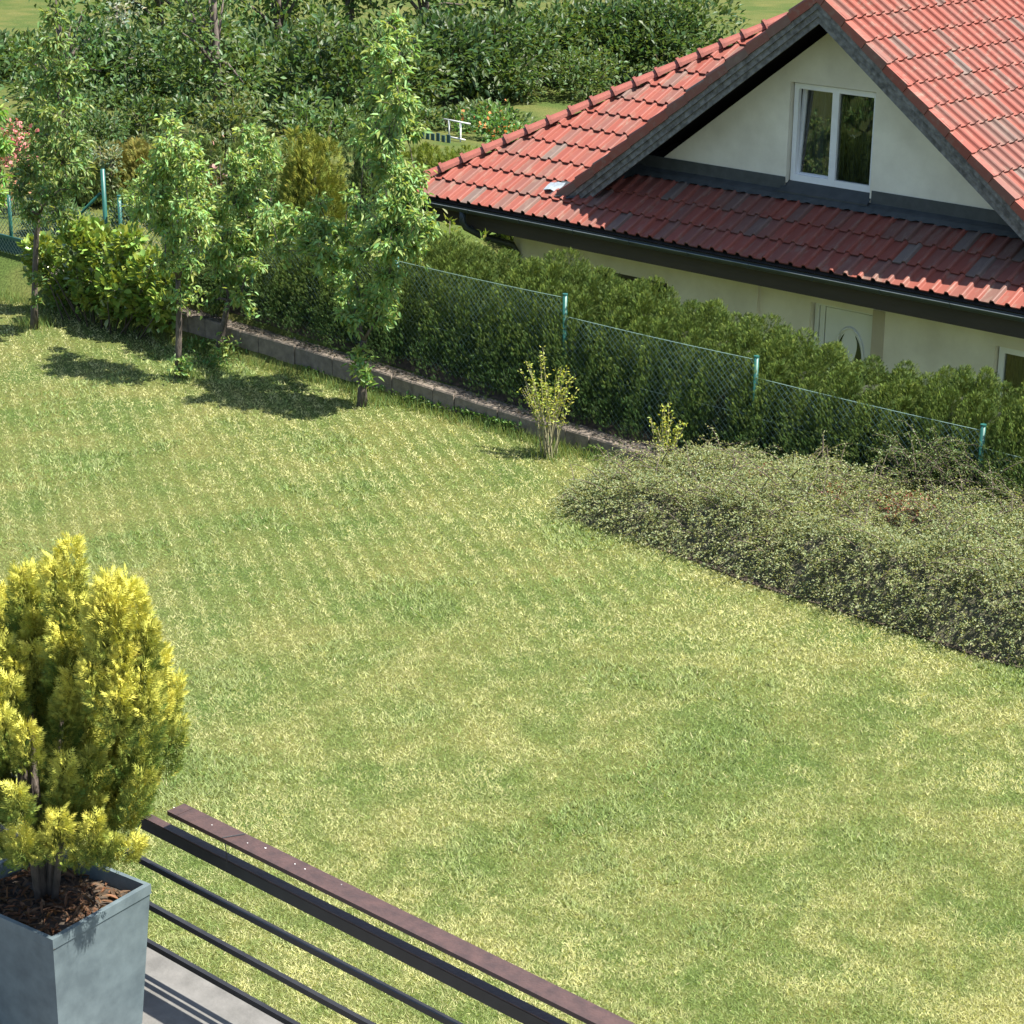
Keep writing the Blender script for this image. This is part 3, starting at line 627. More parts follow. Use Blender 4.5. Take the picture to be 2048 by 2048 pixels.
    f = MB(); f.add([(gw[0]-.06, 25.90, 2.045), (gw[1]+.03, 25.90, 2.045), (gw[1]+.03, GW+.09, gw[2]+.035), (gw[0]-.06, GW+.09, gw[2]+.035)], [(0, 1, 2, 3)]); f.add([(gw[0]-.06, 25.90, 2.045), (gw[1]+.03, 25.90, 2.045), (gw[1]+.03, 25.905, 2.015), (gw[0]-.06, 25.905, 2.015)], [(0, 1, 2, 3)]); f.build('window_sill', M['flash'], H)
    # lead skirt and bright zinc patch where the left rake lands on the tiles
    q = Vector((AX-dpx, YB, rz(YB))); f = MB(); n_ = 26
    for i in range(n_):
        for k in range(2):
            def Q_(i_, k_):
                x = q.x-.12+1.15*i_/n_; y = YB-.10+.62*ss(.35, 1, i_/n_)+(.0, .10, .30)[k_]; return (x, y, rz(y)+.062+.022*wav(x)*(k_ < 1)+(.0, .01, .03)[k_])
            f.add([Q_(i, k), Q_(i+1, k), Q_(i+1, k+1), Q_(i, k+1)], [(0, 1, 2, 3)])
    f.build('lead_apron', M['flash'], H)
    f = MB(); v = []
    for i in range(5):
        for k in range(3):
            x = q.x-.30+.07*i; y = YB-.05+.09*k+.03*i*.3; v.append((x, y, rz(y)+.085+random.uniform(-.012, .03)))
    f.add(v, [(a*3+b, a*3+b+1, (a+1)*3+b+1, (a+1)*3+b) for a in range(4) for b in range(2)]); f.build('zinc_patch', M['zinc'], H)
house()

# ------------------------------------------------------------------ block wall, wire fence
def block_wall():
    W = thing('block_wall', 'low concrete block edging wall between lawn and hedge', 'wall', (-19.5, 19.32, 0))
    def ztop(x): return float(np.interp(x, (-27, -22.7, -20, -17.5, -15.2, -14), (.50, .40, .36, .265, .215, .17)))
    x = -27.0; 
    while x < -14.2:
        wd = .372; z0, z1 = ztop(x), ztop(x+wd); y0 = 19.20+random.uniform(-.008, .008); mb = MB(); e = .006; dz_ = random.uniform(-.008, .008)
        X0, X1 = x+e, x+wd; Y1 = 19.44+random.uniform(-.015, .03)
        v = [(X0, y0, -.15), (X1, y0, -.15), (X1, Y1, -.15), (X0, Y1, -.15)]
        v += [(X0, y0, z0-.02+dz_), (X1, y0, z1-.02+dz_), (X1, Y1, z1-.02), (X0, Y1, z0-.02)]
        v += [(X0+.012, y0+.012, z0+dz_), (X1-.012, y0+.012, z1+dz_), (X1-.012, Y1-.012, z1+.01), (X0+.012, Y1-.012, z0+.01)]
        mb.add(v, [(0,3,2,1),(0,1,5,4),(1,2,6,5),(2,3,7,6),(3,0,4,7),(4,5,9,8),(5,6,10,9),(6,7,11,10),(7,4,8,11),(8,9,10,11)])
        mb.build('concrete_block', M['conc'], W); x += wd+e
    # crumbly mortar and grit lying on top
    n = 2600; xx = rng.uniform(-26.9, -14.3, n); zz = np.array([ztop(a) for a in xx]); P = np.stack([xx, rng.uniform(19.25, 19.44, n), zz+.004], 1)
    D = rdir(n); D[:, 2] = np.abs(D[:, 2])*.4
    foliage('grit', scatter('grit', P, D, np.tile((0, 0, 1.), (n, 1)), rng.uniform(.015, .05, n), rng.uniform(.012, .035, n), T_ROUND, vary((.17, .155, .13), n, .4, .1), M['petal']), W)
block_wall()
xs_b = np.linspace(-25.6, -7, 75); mb_ = grid('hedge_bed', xs_b, np.linspace(19.43, 21.6, 10), lambda x, y: gz(x, y)+.045+.02*N3(x*6, y*6), M['soil']); tag(obj('hedge_bed', mb_), kind='structure')

def fence():
    F = thing('wire_fence', 'green chain-link fence with round posts in front of the hedge', 'fence', (-17.1, 19.9, .3))
    Y = 19.66
    posts = [(x_*Y/19.92, CAMZ-(CAMZ-z_)*Y/19.92) for x_, z_ in ((-26.02, 1.70), (-23.05, 1.70), (-20.08, 1.78), (-17.1, 1.69), (-14.14, 1.45), (-11.11, 1.26), (-8.1, 1.05))]
    tops = [CAMZ-(CAMZ-z_)*Y/19.92 for z_ in (1.60, 1.60, 1.66, 1.425, 1.21, 1.02)]
    def mesh_panel(x0, x1, z0, z1):
        mb = MB(); s_ = .085; r_ = .0037; k = 1.0
        for dirn in (1, -1):
            c = -(z1-z0)
            while c < (x1-x0)+(z1-z0):
                # line x = x0 + c + dirn*(z - z0), zig-zag wobble where wires hook
                za, zb = z0, z1
                xa = x0+c if dirn == 1 else x0+c+(z1-z0)-(z1-z0)
                def X_(z): return x0+c+dirn*(z-z0)
                if dirn == 1: lo = max(z0, z0+(0-c)); hi = min(z1, z0+((x1-x0)-c))
                else: lo = max(z0, z0+(c-(x1-x0))); hi = min(z1, z0+c)
                if hi-lo > .02: mb.tube([(X_(lo), Y+.004*dirn, lo), (X_(hi), Y+.004*dirn, hi)], r_, 3, False)
                c += s_
        return mb
    for i, (x, zt) in enumerate(posts):
        mb = MB(); b = float(gz(x, Y))-.1; mb.tube([(x, Y+.03, b), (x, Y+.03, zt)], .03, 10); p = mb.build('post', M['green'], F, True)
        mb = MB(); mb.tube([(x, Y+.03, zt-.005), (x, Y+.03, zt+.012)], .034, 10); mb.build('post_cap', M['green'], p)
    for i, zt in enumerate(tops):
        x0, x1 = posts[i][0]+.02, posts[i+1][0]-.02; b = float(gz((x0+x1)/2, Y))
        mesh_panel(x0, x1, b+.03, zt).build('chain_link_mesh', M['wire'], F)
        for zz in (zt, b+.66, b+.05):
            mb = MB(); pts = [(x0+(x1-x0)*t, Y-.006, zz-.012*math.sin(math.pi*t)) for t in np.linspace(0, 1, 9)]; mb.tube(pts, .0036, 4, False); mb.build('tension_wire', M['wire'], F)
    # corner post with its diagonal brace, and the stretch running on to the left
    cp = atY(205, 338, 19.6); mb = MB(); mb.tube([(cp.x, 19.6, .2), (cp.x, 19.6, cp.z)], .034, 10); mb.build('corner_post', M['green'], F, True)
    a = atY(200, 387, 19.58); b = atY(148, 441, 19.58); e = a+(b-a)*2.1; mb = MB(); mb.tube([a, e], .022, 8); mb.build('brace', M['green'], F, True)
    mb = mesh_panel(-29.5, cp.x-.02, .5, 1.45); mb.build('chain_link_mesh', M['wire'], F); mb = mesh_panel(cp.x+.02, posts[0][0]-.02, .5, 1.6); mb.build('chain_link_mesh', M['wire'], F)
    q = atY(17, 390, 19.66); mb = MB(); mb.tube([(q.x, 19.66, .3), (q.x, 19.66, q.z)], .03, 10); mb.build('post', M['green'], F, True)
    # low screened gate at the far left
    G = thing('garden_gate', 'low teal screened wire gate at the left edge beside the laurel', 'gate', (-27.6, 19.6, .4))
    a = atY(-70, 474, 19.55); b = atY(58, 463, 19.55); zt = (a.z+b.z)/2; zb = atY(30, 545, 19.55).z
    mb = MB(); mb.bar((a.x, 19.55, zt), (b.x, 19.55, zt), .04, .05); mb.build('top_rail', M['green'], G)
    mb = MB(); mb.bar((a.x, 19.55, zb), (b.x, 19.55, zb), .035, .04); mb.build('bottom_rail', M['green'], G)
    for xx in (a.x, b.x): mb = MB(); mb.bar((xx, 19.55, .0), (xx, 19.55, zt+.02), .05, .05, Vector((0, 1, 0))); mb.build('gate_post', M['green'], G)
    mb = MB(); mb.box(a.x, b.x, 19.60, 19.61, zb, zt); mb.build('screen', M['teal'], G)
    Y0 = Y; mp = mesh_panel(a.x, b.x, zb, zt); mp.v = [(v[0], v[1]-Y+19.54, v[2]) for v in mp.v]; mp.build('mesh', M['wire'], G)
fence()

# ------------------------------------------------------------------ fruit trees, laurel and shrubs on our side
def trees():
    b = atZ(68, 657, 0)
    fruit_tree('slim fruit tree at the left with grey trunk standing before the laurel', b, [(69,600),(70,540),(73,470),(80,430)],
               [(100,400,34),(55,430,34),(120,440,30),(90,360,40),(125,330,42),(60,350,36),(100,290,42),(150,290,34),(75,300,30),(120,240,42),(85,230,36),(150,225,34),(100,170,42),(140,150,36),(80,120,30),(115,90,34),(105,40,26),(40,390,26),(150,380,26),(165,340,24)], b.y, .35, (.18,.26,.08), 250, .05, .085, .030, ((72,600,10,40),(75,560,14,60)))
    b = atZ(357, 757, 0)
    fruit_tree('fruit tree with straight trunk and round crown, second from the left', b, [(357,700),(358,640),(357,590),(356,560)],
               [(350,520,30),(300,400,42),(340,340,42),(380,350,38),(330,450,42),(280,430,30),(380,430,46),(400,480,38),(360,400,44),(310,350,36),(350,300,36),(400,390,36),(290,380,30),(330,530,24),(385,540,26),(270,395,22),(345,480,30),(340,250,24),(380,300,22)], b.y, .3, (.27,.38,.12), 330, .05, .075, .028, ((362,735,22,90),(350,600,18,50),(380,590,26,70)))
    b = atZ(436, 708, 0)
    fruit_tree('short leaning fruit tree beside the block wall, third from the left', b, [(440,680),(448,650),(452,625),(458,600)],
               [(470,560,36),(440,560,34),(490,500,42),(455,490,42),(500,440,40),(470,410,42),(500,370,36),(480,330,34),(520,300,34),(430,600,26),(480,600,26),(430,520,28),(500,540,30),(540,330,26),(445,440,32),(520,470,26),(500,270,24)], b.y, .3, (.25,.36,.115), 320, .055, .075, .028, ((455,700,30,120),(395,708,26,90),(498,625,12,30)))
    b = atZ(725, 811, 0)
    fruit_tree('tallest fruit tree with forked trunk reaching beside the roof corner', b, [(724,770),(722,735),(722,705),(728,680)],
               [(755,640,30),(770,600,36),(775,560,34),(780,510,40),(820,500,38),(850,460,28),(795,460,42),(815,410,40),(780,420,38),(835,440,30),(760,470,34),(800,370,38),(770,340,36),(830,350,22),(775,290,42),(810,270,38),(745,270,34),(730,300,26),(800,220,40),(765,200,40),(785,150,38),(760,110,32),(800,90,28),(780,50,24),
                (705,640,30),(690,600,36),(720,590,30),(670,560,38),(650,520,38),(700,530,34),(620,500,36),(590,460,36),(560,440,32),(540,470,30),(620,450,30),(650,470,34),(690,470,34),(725,510,30),(560,500,26),(720,430,26),(640,410,22),(700,400,20),(535,430,20)], b.y, .4, (.235,.345,.11), 300, .06, .085, .030, ((725,735,20,110),(722,705,14,50),(735,760,14,50)))
    # a tree beyond the left edge whose drooping twigs reach into view
    b = Vector((-31.5, 19.0, 0.0))
    t = fruit_tree('peach tree at the left edge with drooping bright leaves', b, [(-150,500),(-140,430)], [(-110,400,50),(-60,340,50),(-20,300,30),(10,295,22),(-40,420,30),(-5,400,22),(5,360,14),(-130,300,60),(-80,250,60),(-20,230,34),(-140,200,50)], 19.0, .2, (.20,.34,.07), 300, .06, .11, .032)
    # laurel
    c = Vector((atY(210, 600, 18.95).x, 18.95, 0))
    bl = []
    for (x, y, r) in ((85,500,30),(150,490,34),(110,540,36),(200,500,40),(180,550,40),(250,520,40),(240,570,40),(300,540,40),(300,590,38),(335,570,30),(330,610,28),(150,455,26),(180,470,28),(260,480,26),(60,500,18),(120,580,24),(370,570,20),(150,565,32),(205,590,30),(250,610,26),(75,540,24),(285,615,24),(330,635,24),(225,625,22),(170,600,24),(120,600,20),(300,635,20)):
        q = atY(x, y, 18.95+random.uniform(-.2, .15)); bl.append((q.x-c.x, q.y-c.y, max(q.z, .12), r/150*1.15, r/150*1.0, r/150*1.05))
    bush('laurel_bush', 'broad cherry laurel with big glossy light-green leaves at the left', 'bush', (c.x, c.y, 0), bl, (.22, .30, .06), 340, .125, .074, T_ROUND, M['gloss'], stems=24, stemr=.012, updir=.7)
    # two thin upright shrubs
    def upright(label, bx, by, topw, hpx, ns, Y=None):
        b = atZ(bx, by, 0) if Y is None else Vector((atY(bx, by, Y).x, Y, 0)); t = thing('upright_shrub', label, 'shrub', b, 'thin upright shrubs by the fence')
        sb = MB(); P = []; D = []
        h = atY(bx, by-hpx, b.y).z
        for i in range(ns):
            a = random.uniform(0, 6.28); r_ = math.sqrt(random.random())*topw; hh = h*random.uniform(.62, 1.0)*(1-.25*(r_/topw)**2)
            e = Vector((b.x+math.cos(a)*r_, b.y+math.sin(a)*r_*.8, hh)); s0 = b+Vector((random.uniform(-.09, .09), random.uniform(-.06, .06), -.04))
            m1 = s0.lerp(e, .4); m1 = Vector((s0.x+(e.x-s0.x)*.34, s0.y+(e.y-s0.y)*.34, hh*.42)); m2 = Vector((s0.x+(e.x-s0.x)*.65, s0.y+(e.y-s0.y)*.65, hh*.75)); pts = [s0, m1, m2, e]
            sb.tube(pts, [.008, .007, .005, .0025], 4, False)
            k = int(34*hh)
            for _ in range(k):
                u_ = random.uniform(.38, 1); seg = min(2, int(u_*3)); f_ = u_*3-seg; p = pts[seg].lerp(pts[seg+1], f_); P.append(p+Vector((random.gauss(0, .018), random.gauss(0, .018), random.gauss(0, .012)))); D.append((random.gauss(0, 1), random.gauss(0, 1), random.uniform(-.1, 1.2)))
        n = len(P); sb.build('stems', pm('pale_stem', (.30, .28, .16), (.20, .18, .10), 20, .8), t, True)
        foliage('foliage', scatter('foliage', np.array(P), np.array(D), rdir(n)+np.array((0, 0, .8)), rng.uniform(.03, .055, n), rng.uniform(.015, .025, n), T_LEAF, vary((.36, .40, .07), n, .25, .15), M['leaf']), t)
    upright('sparse vase-shaped shrub with yellow-green leaves on the lawn before the block wall', 1098, 915, .44, 232, 30)
    upright('small sparse shrub rising out of the cotoneaster edge', 1332, 905, .26, 104, 16, 19.05)
trees()

# ------------------------------------------------------------------ cotoneaster mass and the taller arching one by the fence
def cotoneaster():
    lo = [(1118,990),(1160,1045),(1260,1075),(1400,1115),(1520,1160),(1650,1205),(1800,1255),(1950,1300),(2100,1340),(2300,1390)]
    edge = sorted((atZ(x, y, .02).x, atZ(x, y, .02).y) for x, y in lo)
    ex = np.array([e[0] for e in edge]); ey = np.array([e[1] for e in edge])
    T = thing('cotoneaster', 'wide low grey-green cotoneaster mound along the right side of the lawn', 'shrub', (-11.5, 18.2, 0))
    xl = ex[0]-.05; back = 19.72
    def hgt(x, y):
        y0 = np.interp(x, ex, ey)
        bk = np.interp(x, (xl, xl+.25, xl+.8, xl+1.6, -8), (18.3, 18.9, 19.15, 19.5, back))
        a = np.clip((y-y0)/.42, 0, 1)**.55; b_ = np.clip((bk-y)/.35, 0, 1)**.6; c_ = np.clip((x-xl)/.5, 0, 1)**.6
        top = np.interp(x, (xl, xl+.6, xl+1.6, xl+3.2, -9.5, -7), (.20, .36, .50, .60, .68, .70)) + .34*(fbm(N2, x*1.5, y*1.5, 3)-.5) + .05*np.clip(y-y0, 0, 2)
        return top*a*b_*c_
    # inner twig mass
    xs_ = np.arange(xl, -6.5, .08); ys_ = np.arange(16.0, 19.8, .08)
    me = grid('branches', xs_, ys_, lambda x, y: hgt(x, y)*.80-.03, pm('shrub_twigs', (.085,.08,.048), (.05,.047,.03), 25, .95, .8, 40)); obj('branches', me, T)
    # arching twigs set with small leaves
    n = 14500; x = rng.uniform(xl-.02, -6.8, n); y0 = np.interp(x, ex, ey); y = y0+(back-y0)*rng.uniform(0, 1, n)**1.15
    h = hgt(x, y); z = h*rng.uniform(.55, 1.0, n)**.6; edge_w = np.clip(1-(y-y0)/.5, 0, 1); z = np.where(rng.random(n) < edge_w*.85, h*rng.uniform(.02, 1, n), z)
    keep = h > .04; x, y, z, h, edge_w = x[keep], y[keep], z[keep], h[keep], edge_w[keep]; n = len(x)
    a = rng.uniform(0, 6.28, n); l = rng.uniform(.10, .26, n); upk = rng.uniform(.05, .75, n)
    dx, dy = np.cos(a), np.sin(a)-edge_w*.5
    K = 14; s_ = np.linspace(.1, 1, K)[None]
    px_ = x[:, None]+dx[:, None]*l[:, None]*s_; py_ = y[:, None]+dy[:, None]*l[:, None]*s_; pz = z[:, None]+(upk[:, None]*s_-.45*s_**2)*l[:, None]
    P = np.stack([px_, py_, pz], -1).reshape(-1, 3)+rng.normal(0, .009, (n*K, 3)); P[:, 2] = np.maximum(P[:, 2], .01)
    D = np.stack([np.repeat(dx, K), np.repeat(dy, K), np.full(n*K, .3)], 1)+rdir(n*K)*1.1
    m_ = n*K; c = vary((.225, .255, .12), m_, .22, .12); tw = fbm(N3, P[:, 0]*1.2, P[:, 1]*1.2, 3)
    c = c*(1-.22*(tw[:, None]-.5)*4*.5)+np.array((.05, .05, .01))*np.clip((tw[:, None]-.5)*3, 0, 1)
    red = np.zeros(m_, bool)
    for cx, cy, r in ((1815,1010,.10),(1800,1050,.09),(1850,1085,.08),(1665,960,.07),(1745,1115,.06),(1760,1080,.06),(1520,940,.07),(1690,985,.06)):
        q = atY(cx, cy, 18.55); red |= (np.hypot(P[:, 0]-q.x, (P[:, 1]-q.y)*.5) < r*1.6) & (rng.random(m_) < .2)
    c[red] = vary((.26, .085, .06), int(red.sum()), .3, .15)
    nrm = rdir(m_)*.7; nrm[:, 2] += .9
    foliage('foliage', scatter('foliage', P, D, nrm, rng.uniform(.7, 1.3, m_)*.030, rng.uniform(.7, 1.2, m_)*.018, T_LEAF, c, M['leaf']), T)
    # loose arching twigs sticking out of the mound
    sb = MB(); P = []; D = []
    def arch(b, d, L, rise, k):
        pts = [b+Vector((d.x*L*t, d.y*L*t, rise*L*(t*1.5-.9*t*t))) for t in np.linspace(0, 1, 6)]
        sb.tube(pts, [.006, .0055, .005, .004, .003, .002], 4, False)
        for t in np.linspace(.15, 1, k):
            s2 = t*5; i = min(4, int(s2)); p = pts[i].lerp(pts[i+1], s2-i); P.append(p+Vector((random.gauss(0, .02), random.gauss(0, .02), random.gauss(0, .016)))); D.append((random.gauss(0, 1), random.gauss(0, 1), random.gauss(.3, .6)))
    for _ in range(520):
        x = random.uniform(xl+.1, -7); y0 = float(np.interp(x, ex, ey)); y = random.uniform(y0+.1, 19.4); a = random.uniform(0, 6.28); arch(Vector((x, y, float(hgt(x, y))*.9)), Vector((math.cos(a), math.sin(a), 0)), random.uniform(.22, .55), random.uniform(.3, 1.0), 30)
    n = len(P); sb.build('twigs', M['twig'], T, True)['kind'] = 'stuff'
    o = foliage('foliage', scatter('foliage', np.array(P), np.array(D), rdir(n)+np.array((0, 0, .7)), rng.uniform(.02, .032, n), rng.uniform(.011, .017, n), T_LEAF, vary((.27, .30, .12), n, .3, .14), M['leaf']), T)
    # the taller arching plant
    B = atY(1840, 985, 19.35); T2 = thing('cotoneaster', 'taller dark arching cotoneaster against the fence by the right post', 'shrub', (B.x, 19.35, .2)); sb = MB(); P = []; D = []
    for (x, w_) in [(1790, .7), (1840, 1.), (1890, 1.), (1940, .8), (1990, .6), (2040, .7), (2090, .7)]:
        q = atY(x, 970, 19.35)
        for _ in range(int(30*w_)):
            a = random.uniform(0, 6.28); arch(Vector((q.x+random.gauss(0, .12), 19.35+random.gauss(0, .13), random.uniform(.45, .85))), Vector((math.cos(a), math.sin(a)*.7, 0)), random.uniform(.35, .7), random.uniform(.6, 1.5)*w_, 46)
    n = len(P); sb.build('twigs', M['twig'], T2, True)['kind'] = 'stuff'
    foliage('foliage', scatter('foliage', np.array(P), np.array(D), rdir(n)+np.array((0, 0, .7)), rng.uniform(.022, .036, n), rng.uniform(.012, .019, n), T_LEAF, vary((.125, .17, .055), n, .3, .16), M['leaf']), T2)
    # bare soil strip under the front edge
    mb = MB(); k = len(ex)
    mb.add([(a, b-.08+.05*math.sin(a*9), .012) for a, b in zip(ex, ey)]+[(a, b+.5, .012) for a, b in zip(ex, ey)], [(i, i+1, k+i+1, k+i) for i in range(k-1)]); tag(mb.build('soil_bed', M['soil']), kind='structure')
cotoneaster()

# ------------------------------------------------------------------ terrace, railing, planter with the golden thuja
def terrace():
    TZ = 2.35
    mb = MB(); mb.box(-14, 3, -3, 5.88, TZ-.22, TZ); tag(mb.build('terrace', M['slab']), kind='structure')
    mb = MB(); mb.box(-13.9, 2.9, 5.5, 5.75, -.1, TZ-.22); tag(mb.build('terrace_wall', M['slab']), kind='structure')
    RL = thing('balcony_railing', 'brown flat-topped steel railing along the terrace edge, lower left', 'railing', (-5, 5.74, TZ))
    x0, x1 = -7.86, 2.8
    mb = MB(); mb.box(x0+.62, x1, 5.695, 5.80, 3.33, 3.352); mb.build('top_rail', M['rail'], RL)
    mb = MB(); mb.box(x0, x1, 5.715, 5.745, 3.165, 3.225); r_ = mb.build('middle_rail', M['railside'], RL)
    mb = MB(); mb.box(x0, x1, 5.717, 5.765, 3.226, 3.232); mb.build('middle_rail_top', M['rail'], RL)
    for z in (2.975, 2.74, 2.52): mb = MB(); mb.box(x0, x1, 5.72, 5.745, z-.015, z+.015); mb.build('lower_rail', M['railside'], RL)
    mb = MB(); mb.box(x0+.55, x0+.617, 5.695, 5.80, 3.33, 3.352); mb.build('top_rail_end', M['rail'], RL)
    mb = MB(); mb.box(-14, x0-.06, 5.70, 5.785, 3.0, 3.04); mb.box(-14, x0-.06, 5.72, 5.745, 2.7, 2.73); mb.build('side_rail', M['railside'], RL)
    for x in (x0-.03, -4.2, -.6): mb = MB(); mb.box(x-.03, x+.03, 5.70, 5.76, TZ, 3.3 if x > -7 else 3.26); mb.build('post', M['railside'], RL)
    mb = MB(); q = atY(449, 1690, 5.69); mb.tube([(q.x, 5.695, 3.335), (q.x+.01, 5.69, 3.29), (q.x+.012, 5.692, 3.22)], .0028, 4); mb.tube([(q.x-.02, 5.695, 3.356), (q.x+.03, 5.79, 3.357)], .003, 4); mb.build('wire_tie', M['railside'], RL)
    k = 0
    for (x, y) in ((424,1650),(463,1672),(495,1686),(531,1696),(610,1738),(590,1728),(683,1769),(348,1615)):
        q = atZ(x, y, 3.353); mb = MB(); s_ = random.uniform(.002, .0045); mb.add([(q.x+s_*math.cos(t)*1.4, q.y+s_*math.sin(t), 3.3535) for t in np.linspace(0, 6.28, 8)[:-1]], [tuple(range(7))]); mb.build('bird_dropping', M['dropping'], RL)
    # planter: open box, slightly turned
    rz_ = 3.10; c0 = atZ(302, 1768, rz_); ang = R(7)
    ux = Vector((math.cos(ang), math.sin(ang), 0)); uy = Vector((-math.sin(ang), math.cos(ang), 0)); Wd, Dp = .74, .62; H_ = rz_-TZ
    ctr = c0-ux*Wd/2-uy*Dp/2; PL = thing('planter', 'grey square plastic planter holding the golden thuja', 'planter', (ctr.x, ctr.y, TZ))
    def P_(a, b, z): return ctr+ux*a+uy*b+Vector((0, 0, z-ctr.z))
    mb = MB(); ring = []
    for (s_, z) in ((.84, TZ), (.985, rz_-.05), (1.0, rz_-.05), (1.0, rz_), (.93, rz_), (.90, rz_-.12), (.9, rz_-.13)):
        ring.append([P_(sx*Wd/2*s_, sy*Dp/2*(s_ if s_ > .95 else s_), z) for sx, sy in ((-1,-1),(1,-1),(1,1),(-1,1))])
    vs_ = [v for r in ring for v in r]; mb.add(vs_, [(i*4+k, i*4+(k+1) % 4, (i+1)*4+(k+1) % 4, (i+1)*4+k) for i in range(len(ring)-1) for k in range(4)]+[(3, 2, 1, 0)]); mb.build('box', M['planter'], PL)
    mb = MB(); n_ = 12; vs_ = [P_(Wd*.9*(i/n_-.5), Dp*.9*(j/n_-.5), rz_-.085+random.uniform(-.014, .014)) for i in range(n_+1) for j in range(n_+1)]
    mb.add(vs_, [(i*(n_+1)+j, (i+1)*(n_+1)+j, (i+1)*(n_+1)+j+1, i*(n_+1)+j+1) for i in range(n_) for j in range(n_)]); mb.build('soil', M['soil'], PL)
    n = 420; Q = np.array([P_(random.uniform(-.43, .43)*Wd, random.uniform(-.43, .43)*Dp, rz_-.07) for _ in range(n)]); D = rdir(n); D[:, 2] = np.abs(D[:, 2])*.35
    foliage('bark_mulch', scatter('bark_mulch', Q, D, np.tile((0, 0, 1.), (n, 1))+rdir(n)*.4, rng.uniform(.03, .09, n), rng.uniform(.008, .02, n), T_ROUND, vary((.15, .085, .05), n, .4, .15), M['petal']), PL)
    # golden thuja
    random.seed(5)
    b = ctr+Vector((-.06, .02, rz_-.09-ctr.z)); G = thing('golden_thuja', 'golden-yellow conifer shrub growing in the grey planter', 'conifer', b)
    tb = MB(); top = atY(120, 1100, b.y).z; hh = top-b.z
    for (dx, dy, r_) in ((0, 0, .032), (.10, .05, .024), (-.12, .03, .022), (.05, -.1, .02), (.2, .04, .018)):
        tb.tube([b+Vector((dx*.3, dy*.3, -.04)), b+Vector((dx*.8, dy*.8, hh*.25)), b+Vector((dx*1.8, dy*1.8, hh*.7))], [r_, r_*.8, r_*.35], 7)
    tb.build('trunk', M['bark'], G, True)
    # plumes: position on the shrub, each a flame of flat sprays
    P = []; D = []; Nn = []; Tt = []; lean_ = []
    plumes = []
    prof = [(0.22, .34), (.27, .52), (.35, .64), (.45, .62), (.56, .54), (.62, .47), (.68, .36)]
    for (zf, rr) in prof:
        cnt = max(3, int(rr*34))
        for k in range(cnt):
            a = 2*math.pi*(k+random.random()*.7)/cnt; r_ = rr*random.uniform(.88, 1.03)*(1+.15*math.sin(3*a+9*zf)+.09*math.sin(5*a-14*zf)); plumes.append((Vector((b.x+math.cos(a)*r_, b.y+math.sin(a)*r_*.92, b.z+hh*zf+random.uniform(-.06, .06))), a, rr, zf))
        for k in range(int(cnt*.8)):
            a = random.uniform(0, 6.28); r_ = rr*random.uniform(.25, .75); plumes.append((Vector((b.x+math.cos(a)*r_, b.y+math.sin(a)*r_, b.z+hh*zf+random.uniform(-.03, .1))), a, rr*.6, zf))
    for (x, y, hw) in ((50,1118,.05),(128,1100,.075),(212,1138,.05),(266,1166,.04),(-40,1135,.06),(-110,1160,.05)):
        dy_ = random.uniform(-.12, .08)
        for k in range(11):
            dz_ = .17+.05*k+random.uniform(-.02, .02); q = atY(x, y, b.y+dy_); a = random.uniform(0, 6.28); rr_ = hw*(.3+.12*k)
            plumes.append((q+Vector((math.cos(a)*rr_, math.sin(a)*rr_, -dz_)), a, .05, 1.0-.03*k))
    for (c_, a, rr, zf) in plumes:
        m_ = 240; z = rng.uniform(0, 1, m_); hgt_ = random.uniform(.20, .30); wid = random.uniform(.045, .07); th = rng.uniform(0, 6.28, m_); rad = wid*np.sqrt(np.clip(1-z, 0, 1))*rng.uniform(.4, 1.1, m_)+.01
        tilt = .45*(1-zf)+.12; ox = math.cos(a)*tilt; oy = math.sin(a)*tilt; ax = Vector((ox, oy, 1 if zf > .3 else .5)).normalized()
        p = np.array(c_)[None]+np.outer(z*hgt_-.08, np.array(ax))+np.stack([np.cos(th)*rad, np.sin(th)*rad, rng.normal(0, .01, m_)], 1)
        d = np.stack([np.cos(th)*.75, np.sin(th)*.75, np.full(m_, .7)], 1)+np.array((ox, oy, .25))*.9+rng.normal(0, .3, (m_, 3))
        P.append(p); D.append(d); Nn.append(np.stack([np.cos(th+1.57), np.sin(th+1.57), np.zeros(m_)], 1)+rng.normal(0, .5, (m_, 3)))
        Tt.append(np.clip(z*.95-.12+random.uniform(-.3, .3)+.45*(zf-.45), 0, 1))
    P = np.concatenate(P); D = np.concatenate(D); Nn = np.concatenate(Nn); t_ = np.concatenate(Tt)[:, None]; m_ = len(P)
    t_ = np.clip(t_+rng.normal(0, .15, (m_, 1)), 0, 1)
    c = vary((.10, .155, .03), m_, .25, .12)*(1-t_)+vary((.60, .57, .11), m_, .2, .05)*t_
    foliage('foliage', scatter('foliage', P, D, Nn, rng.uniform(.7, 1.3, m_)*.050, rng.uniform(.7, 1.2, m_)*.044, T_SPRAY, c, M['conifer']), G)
terrace()

